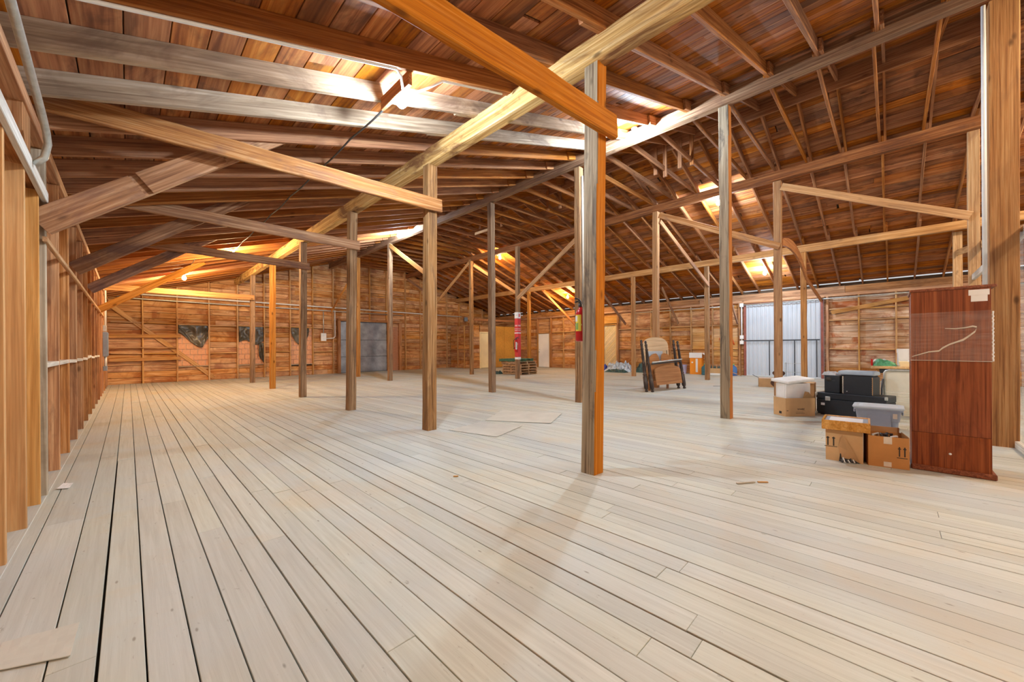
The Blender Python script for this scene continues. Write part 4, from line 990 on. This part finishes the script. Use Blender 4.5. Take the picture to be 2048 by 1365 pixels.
# ================================================================== TABLE
t = thing('work_table', 'pale wooden table behind the black cases, loaded with packages', 'table', (10.1, -.85, 0))
box('tabletop', 0, .85, 0, 1.12, .845, .885, 'bedpale', t, .006)
for (x, y) in ((.05, .06), (.75, .06), (.05, 1.0), (.75, 1.0)): box('leg', x, x+.05, y, y+.05, 0, .845, 'girt', t, .004)
box('apron', .06, .08, .1, 1.0, .76, .845, 'darkmetal', t, .003)
t = thing('package', 'green and white packages piled at the left end of the table', 'package', (10.55, .08, .887))
blob('green_bag', .16, .17, .13, 2.2, 'green', t, nx=16, ny=12); blob('white_bag', .12, .12, .16, 7.7, 'foam', t, Mw=Matrix.Translation((.12, .08, 0)), nx=14, ny=10)
box('red_tag', -.05, .0, .17, .2, .0, .13, 'red', t, .004)
t = thing('white_carton', 'white carton standing at the back of the table', 'box', (10.72, -.56, .887), .1)
box('body', 0, .2, 0, .45, 0, .33, 'paper', t, .005); box('flap', .0, .2, .45, .455, .25, .33, 'paper', t, .001)
t = thing('yellow_tray', 'low cream tray on the table in front of the white carton', 'tray', (10.28, -.47, .887), .0)
loft('body', [rrect(.14, .16, .03, 0), rrect(.16, .18, .03, .09), rrect(.15, .17, .03, .09), rrect(.13, .15, .03, .02)], 'dooryellow', t, Mw=Matrix.Translation((.15, .18, 0)))
for k in range(4): lathe('roll', [(.03, 0), (.032, .02), (.032, .09), (.028, .10)], 'foam' if k % 2 else 'card', t, 12, Matrix.Translation((.09+.05*k, .12+.04*(k % 2)*2, .02)))
# slatted panel under the table
t = thing('slatted_panel', 'pale slatted panel with a rounded metal frame, leaning under the table', 'panel', (9.70, -.50, 0), 0)
tilt = Matrix.Rotation(.06, 4, 'Y')
tube('frame', [(0, 0, .02), (0, 0, .79), (0, .02, .825), (0, .06, .84), (0, .52, .84), (0, .56, .825), (0, .58, .79), (0, .58, .02)], .018, 'metal', t, 10, True)
box('sheet', .004, .012, .02, .56, .45, .82, 'grille', t, .001)
for k in range(11): box('slat', -.004, .014, .02, .56, .03+k*.038, .062+k*.038, 'grille', t, .003)
tube('side_bow', [(-.02, .60, .1), (-.03, .615, .3), (-.03, .615, .5), (-.02, .60, .68)], .014, 'darkmetal', t, 8, True)
# ================================================================== GUITAR, SMALL BOX, WIRE RACK
t = thing('guitar', 'dark brown guitar standing behind the post in front of the corrugated door', 'guitar', (13.62, 2.36, 0), math.radians(-78))
out = []
for k in range(48):
    a = 2*math.pi*k/48; z = .5-.5*math.cos(a); s = 1 if a < math.pi else -1
    w = (.205*math.exp(-((z-.30)/.26)**2)+.155*math.exp(-((z-.82)/.17)**2))*(1 if 0 < z < 1 else 0)
    w *= min(1, (z*(1-z)*14)**.5)
    out.append((s*w, .01+z*.58))
extrude('body', out, .10, 'guitar', t)
box('neck', -.028, .028, -.06, -.035, .5, .95, 'guitar', t, .006); box('headstock', -.045, .045, -.055, -.03, .95, 1.10, 'guitar', t, .006)
lathe('sound_hole', [(.001, 0), (.05, .001), (.05, .004), (.001, .005)], 'ink', t, 18, Matrix.Translation((0, -.05, .40)) @ Matrix.Rotation(math.pi/2, 4, 'X'))
box('bridge', -.08, .08, -.062, -.05, .17, .20, 'black', t, .003)
for k in range(3): tube('string', [(-.012+.012*k, -.066, .19), (-.012+.012*k, -.066, 1.0)], .0012, 'metal', t, 4, True)
t = thing('open_cardboard_box', 'small open cardboard box left of the guitar', 'box', (14.15, 2.55, 0), .25)
for nm, a in (('front_wall', (0, .006, 0, .42)), ('back_wall', (.36, .366, 0, .42)), ('side_wall', (.006, .36, 0, .006)), ('side_wall', (.006, .36, .414, .42))): box(nm, a[0], a[1], a[2], a[3], 0, .28, 'card', t, .001)
box('bottom', .006, .36, .006, .414, 0, .006, 'card', t, .001)
box('paper_lining', .01, .355, .01, .41, .24, .27, 'paper', t, .004)
add('flap', mesh([(0, .42, .28), (.366, .42, .28), (.366, .58, .37), (0, .58, .37)], [(0, 1, 2, 3)]), 'darkmetal', t, WM[t]).modifiers.new('thickness', 'SOLIDIFY').thickness = .005
t = thing('wire_rack', 'thin wire rack standing before the corrugated door', 'rack', (18.3, 2.42, 0))
for y in (0, .55): tube('hoop', [(0, y, 0), (0, y, .62), (.25, y, .62), (.25, y, 0)], .009, 'metal', t, 6, True)
for z in (.25, .6): tube('rail', [(0, 0, z), (0, .55, z)], .008, 'metal', t, 6, True)
# ================================================================== BED PARTS
def turned(name, p, q, s, parent, plain_to=.45):
    """dark turned bed post from foot p to top q"""
    l = (Vector(q)-Vector(p)).length; Mw = frame(p, q) @ Matrix.Rotation(math.pi/2, 4, 'Y')
    prof = [(.018, 0), (.03, .01), (.034, .03), (.02, .055), (.026, .07), (.040, .10), (.044, .16), (.044, .44), (.03, .46), (.046, .49), (.03, .52), (.036, .60), (.030, .80), (.034, .83), (.024, .86), (.03, .95), (.024, 1.20), (.034, 1.23), (.022, 1.26), (.026, 1.34), (.034, 1.37), (.018, 1.40), (.026, 1.44), (.022, 1.48), (.004, 1.50)]
    prof = [(r*s, z*l/1.5) for r, z in prof]
    return lathe(name, prof, 'blackgloss', parent, 14, WM[parent].inverted() @ Mw)
def arch(w, z0, zs, zt, n=16, p=.5):
    return [(-w/2, z0), (w/2, z0)]+[(w/2*math.cos(math.pi*k/n), zs+(zt-zs)*math.sin(math.pi*k/n)**p) for k in range(n+1)]
A_, B_ = Vector((10.50, 4.80, 0)), Vector((12.05, 4.50, 0)); ang = math.atan2(B_.y-A_.y, B_.x-A_.x); wd = (B_-A_).length
BW = 'bed parts leaning on the post'
def bedpart(name, label, off, lean, group=BW):
    n = Vector((-math.sin(ang), math.cos(ang), 0)); t = thing(name, label, 'bed part', (A_+B_)/2+n*off, ang, group)
    return t
t = bedpart('footboard', 'front footboard with a low arched panel and dark turned posts, leaning on the post', 0, 0)
lean = lambda z, k: z*k
for s in (-1, 1): turned('post', WM[t] @ Vector((s*wd/2, 0, 0)), WM[t] @ Vector((s*wd/2-.05, .20, 1.47)), 1.35, t)
Mp = Matrix.Rotation(-.148, 4, 'X')
extrude('panel', arch(wd*.80, .18, .50, .74), .03, 'bedwood', t, Mp @ Matrix.Translation((.02, -.03, 0)))
tube('metal_rail', [(-wd*.46, .05, .84), (wd*.46, .05, .90)], .022, 'metal', t, 8, True)
tube('metal_rail', [(-wd*.46, .07, .80), (wd*.44, .07, .84)], .02, 'darkmetal', t, 8, True)
t = bedpart('headboard', 'middle bed board with two scrolled humps and dark turned posts, behind the low footboard', .13, 0)
for s in (-1, 1): turned('post', WM[t] @ Vector((s*wd/2-.10, 0, 0)), WM[t] @ Vector((s*wd/2-.11, .17, 1.50)), 1.35, t)
hump = [(-.70, .30), (.70, .30), (.70, .62)]
for (c0, sg) in ((.20, 1), (-.20, -1)):
    hump += [(c0+.0+.46*math.cos(a)*(1 if math.cos(a) > 0 else .43) if sg > 0 else c0+.42*math.cos(a)*(.43 if math.cos(a) > 0 else 1), .70+.40*math.sin(a)) for a in [math.pi*(k+.6)/12 for k in range(11)]]
hump += [(-.70, .62)]
extrude('scroll_panel', hump, .03, 'bedbrown', t, Matrix.Rotation(-.133, 4, 'X') @ Matrix.Translation((-.10, -.02, 0)))
for dx in (-.045, .045): lathe('bolt_hole', [(.001, 0), (.02, .001), (.02, .003), (.001, .004)], 'ink', t, 10, Matrix.Rotation(-.133, 4, 'X') @ Matrix.Translation((-.10+dx, -.036, .86)) @ Matrix.Rotation(math.pi/2, 4, 'X'))
t = bedpart('arched_bed_panel', 'tallest pale arched bed board with narrow side slots, rearmost against the post', .30, 0)
Mr = Matrix.Rotation(-.06, 4, 'X')
extrude('panel', arch(1.22, .35, 1.22, 1.58, 16, .55), .03, 'bedpale', t, Mr @ Matrix.Translation((-.1, .0, 0)))
for s in (-1, 1): extrude('side_slot', [(s*.51-.014, .55), (s*.51+.014, .55), (s*.51+.014, 1.18), (s*.51-.014, 1.18)], .004, 'ink', t, Mr @ Matrix.Translation((-.1, -.018, 0)))
for s in (-.45, .45): box('stand', s-.12, s-.04, -.02, .02, 0, .38, 'bedbrown', t, .004)
extrude('grey_patch', [(-.42, .85), (.30, .85), (.30, 1.16), (-.42, 1.16)], .002, 'totelid', t, Mr @ Matrix.Translation((-.1, -.017, 0)))
# ================================================================== THINGS ALONG THE RIGHT WALL
t = thing('orange_carton', 'bright orange carton with white flaps by the right wall', 'box', (18.50, 6.14, 0), .12)
box('body', 0, .4, 0, .50, 0, .80, 'orangebin', t, .006); box('white_flap', -.03, .0, -.02, .52, .76, 1.0, 'paper', t, .004)
add('open_flap', mesh([(-.02, -.02, .98), (.40, -.02, .98), (.40, -.22, .82), (-.02, -.22, .82)], [(0, 1, 2, 3)]), 'paper', t, WM[t]).modifiers.new('thickness', 'SOLIDIFY').thickness = .006
box('print_stripe', -.003, .0, .16, .25, .10, .72, 'paper', t, 0); box('print_dot', -.003, 0, .36, .43, .52, .58, 'paper', t, 0)
t = thing('bucket', 'pale lilac plastic bucket left of the orange carton', 'bucket', (18.62, 7.02, 0))
lathe('body', [(.15, 0), (.155, .01), (.19, .38), (.20, .385), (.20, .41), (.182, .41), (.15, .03)], 'bucket', t, 22)
tube('handle', [(-.0+.21*math.sin(a)*.25-.02, .2*math.cos(a), .37-.16*math.sin(a)) for a in [math.pi*k/10 for k in range(11)]], .006, 'metal', t, 6, True)
lathe('lid', [(.001, .405), (.19, .405), (.195, .42), (.001, .425)], 'tarpblue', t, 22)
def jug(x, y, mat, label):
    t = thing('water_jug', label, 'water jug', (x, y, 0), 0, 'water jugs on the floor')
    lathe('bottle', [(.12, 0), (.135, .01), (.135, .09), (.128, .11), (.135, .13), (.135, .22), (.128, .24), (.135, .26), (.13, .33), (.10, .385), (.05, .42), (.03, .44), (.03, .47)], mat, t, 22)
    lathe('cap', [(.036, .465), (.037, .47), (.037, .51), (.03, .515)], 'greenlabel', t, 14); return t
jug(18.35, 5.96, 'jugteal', 'teal water jug just right of the orange carton'); jug(18.62, 4.86, 'jug', 'blue water jug near the corrugated door, right of the tall post')
t = thing('white_carton', 'low pale carton holding green bottles, between the short post and the tall post', 'box', (18.55, 5.35, 0))
for nm, a in (('wall', (0, .006, 0, .5)), ('wall', (.3, .306, 0, .5)), ('wall', (.006, .3, 0, .006)), ('wall', (.006, .3, .494, .5))): box(nm, a[0], a[1], a[2], a[3], 0, .30, 'card2', t, .001)
box('bottom', .006, .3, .006, .494, 0, .01, 'card', t, 0); box('white_base', -.02, -.004, -.02, .5, 0, .08, 'paper', t, .004)
for k in range(5): lathe('bottle', [(.04, .02), (.042, .30), (.02, .37), (.018, .42)], 'tarpgreen', t, 12, Matrix.Translation((.09+.1*(k % 2), .08+.085*k, 0)))
bm_ = bar('loose_board', (18.36, 5.1, .26), (18.42, 4.52, .02), .06, .02, 'girt'); tag(bm_, 'short pale board leaning by the blue jug', 'board')
o = blob('tarp', .50, .72, .40, 4.4, 'tarpwhite', None, Matrix.Translation((18.35, 10.15, 0)), 40, 50, 1.2); tag(o, 'crumpled blue-white tarp heap on the floor near the diagonal-board door', 'tarp')
o = blob('tarp', .35, .28, .42, 9.1, 'tarpblue', None, Matrix.Translation((18.3, 11.22, 0)), 24, 22, 1.1); tag(o, 'small royal blue tarp bundle at the left end of the tarp heap', 'tarp')
o = blob('tarp', .45, .75, .88, 12.7, 'tarpgreen', None, Matrix.Translation((18.45, 8.4, 0)), 36, 46, 1.0, 2.5); tag(o, 'tall dark green tarp heap behind the bed, by the right wall', 'tarp')
o = blob('tarp', .24, .55, .16, 15.2, 'tarpgreen', None, Matrix.Translation((17.5, 9.9, 0)), 24, 30, 1.2); tag(o, 'flat dark green tarp edge in front of the white tarp heap', 'tarp')
# ================================================================== PALLETS
def pallet(z, dx, dy, rz, mat, label, k):
    t = thing('wooden_pallet', label, 'pallet', (13.42+dx, 12.82+dy, z), rz, 'stacked pallets')
    for x in (-.56, 0, .56): box('stringer', x-.022, x+.022, -.6, .6, .018, .108, mat, t, .003)
    for i in range(7):
        y = -.55+i*.183; me = timber(1.22, .10+random.uniform(-.015, .012), .018, .002, 1, 0, mat)
        add('deck_board', me, None, t, WM[t] @ frame((-.61, y, .117), (1, y, .117)))
    for y in (-.54, 0, .54):
        me = timber(1.22, .10, .018, .002, 1, 0, mat); add('bottom_board', me, None, t, WM[t] @ frame((-.61, y, .009), (1, y, .009)))
names = ['bottom pallet of the brown stack behind the red sign post', 'second pallet from the bottom of the brown stack', 'third pallet from the bottom of the brown stack', 'fourth pallet from the bottom of the brown stack', 'fifth pallet from the bottom, under the green-painted pallet']
for k in range(5): pallet(.127*k, random.uniform(-.06, .06), random.uniform(-.06, .06), random.uniform(-.06, .06), 'pallet', names[k], k)
pallet(.127*5, -.12, .1, .1, 'greenwood', 'green-painted pallet on top of the brown stack', 6)
o = blob('plastic_scrap', .18, .16, .17, 21.0, 'tarpgreen', None, Matrix.Translation((12.9, 13.75, 0)), 16, 14); tag(o, 'teal plastic scrap on the floor left of the pallets', 'scrap')
# ================================================================== SHEETS AND SCRAPS ON THE FLOOR
def sheet(name, pts, t_, mat, label, cat='sheet', curl=.0):
    n = 8; vs, fs = [], []
    p = [Vector(q) for q in pts]
    for j in range(n+1):
        for i in range(n+1):
            a = p[0].lerp(p[1], i/n); b = p[3].lerp(p[2], i/n); q = a.lerp(b, j/n)
            c = curl*(max(0, abs(i/n-.5)*2-.5)**2)*(1 if j > 4 else .3)
            vs.append((q.x, q.y, q.z+.003+c+.002*noise.noise(Vector((i*.7, j*.7, 1)))))
    for j in range(n):
        for i in range(n): a = j*(n+1)+i; fs.append((a, a+1, a+n+2, a+n+1))
    o = add(name, mesh(vs, fs), mat); m_ = o.modifiers.new('thickness', 'SOLIDIFY'); m_.thickness = t_; m_.offset = 1
    return tag(o, label, cat)
sheet('hardboard_sheet', [(4.47, 5.12, .002), (5.05, 4.10, .002), (5.96, 4.55, .002), (5.42, 5.67, .002)], .004, 'sheet', 'large grey hardboard sheet lying flat left of the nearest post', curl=.03)
sheet('hardboard_sheet', [(3.55, 4.95, .002), (3.75, 4.05, .002), (4.55, 4.30, .002), (4.30, 5.05, .002)], .003, 'sheet', 'thin pale sheet flat on the floor beside the second post', curl=.012)
sheet('plywood_patch', [(-.40, 2.58, .002), (-.18, 2.47, .002), (-.17, 2.74, .002), (-.40, 2.80, .002)], .004, 'sheet', 'square plywood patch on the floor in the bottom left corner', 'patch')
sheet('paper_scrap', [(-.48, 5.54, .004), (-.40, 5.48, .004), (-.385, 5.66, .004), (-.45, 5.72, .004)], .002, 'paper', 'small white paper scrap on the floor by the left wall', 'paper', .01)
for (a, b, m_, lab) in (((4.02, 1.03, .008), (4.18, .92, .008), 'greywood', 'split grey splinter lying on the boards right of the nearest post'), ((4.20, .90, .008), (4.26, .83, .008), 'girt', 'short tan splinter beside the grey splinter right of the nearest post'),
        ((2.30, 3.13, .006), (2.34, 3.10, .006), 'girt', 'tiny tan chip on the floor between the nearest and second posts'), ((13.1, 4.0, .03), (13.6, 3.6, .015), 'darkmetal', 'dark curled strip on the floor right of the tall centre-right post')):
    o = bar('wood_splinter', a, b, .02, .008, m_); tag(o, lab, 'splinter')
# plastic sheeting hung beside the thick golden post
def curtain():
    n = 24; vs, fs = [], []
    for i in range(n+1):
        x = 7.72-1.6*i/n; y = -1.16+.03*math.sin(i*1.1)
        vs += [(x, y, .09), (x, y+.012*math.sin(i*2.3), 2.66)]
    for i in range(n): fs.append((2*i, 2*i+2, 2*i+3, 2*i+1))
    o = add('plastic_curtain', mesh(vs, fs, smooth=True), 'sheeting'); tag(o, 'clear plastic curtain right of the thick golden post at the right edge', 'plastic sheet')
curtain()
# ------------------------------------------------------------------ lettering becomes meshes
bpy.context.view_layer.update()
for (par, txt, sz, mt, Mw) in PRINT: lettering(txt, sz, mt, par, Mw)
bpy.context.view_layer.update()
dg = bpy.context.evaluated_depsgraph_get()
for o in [o for o in bpy.data.objects if o.type == 'FONT']:
    me = bpy.data.meshes.new_from_object(o.evaluated_get(dg)); par, mb, nm = o.parent, o.matrix_basis.copy(), 'lettering'
    if not me.materials: me.materials.append(o.data.materials[0])
    bpy.data.objects.remove(o); q = bpy.data.objects.new(nm, me); COL.objects.link(q); q.parent = par; q.matrix_basis = mb
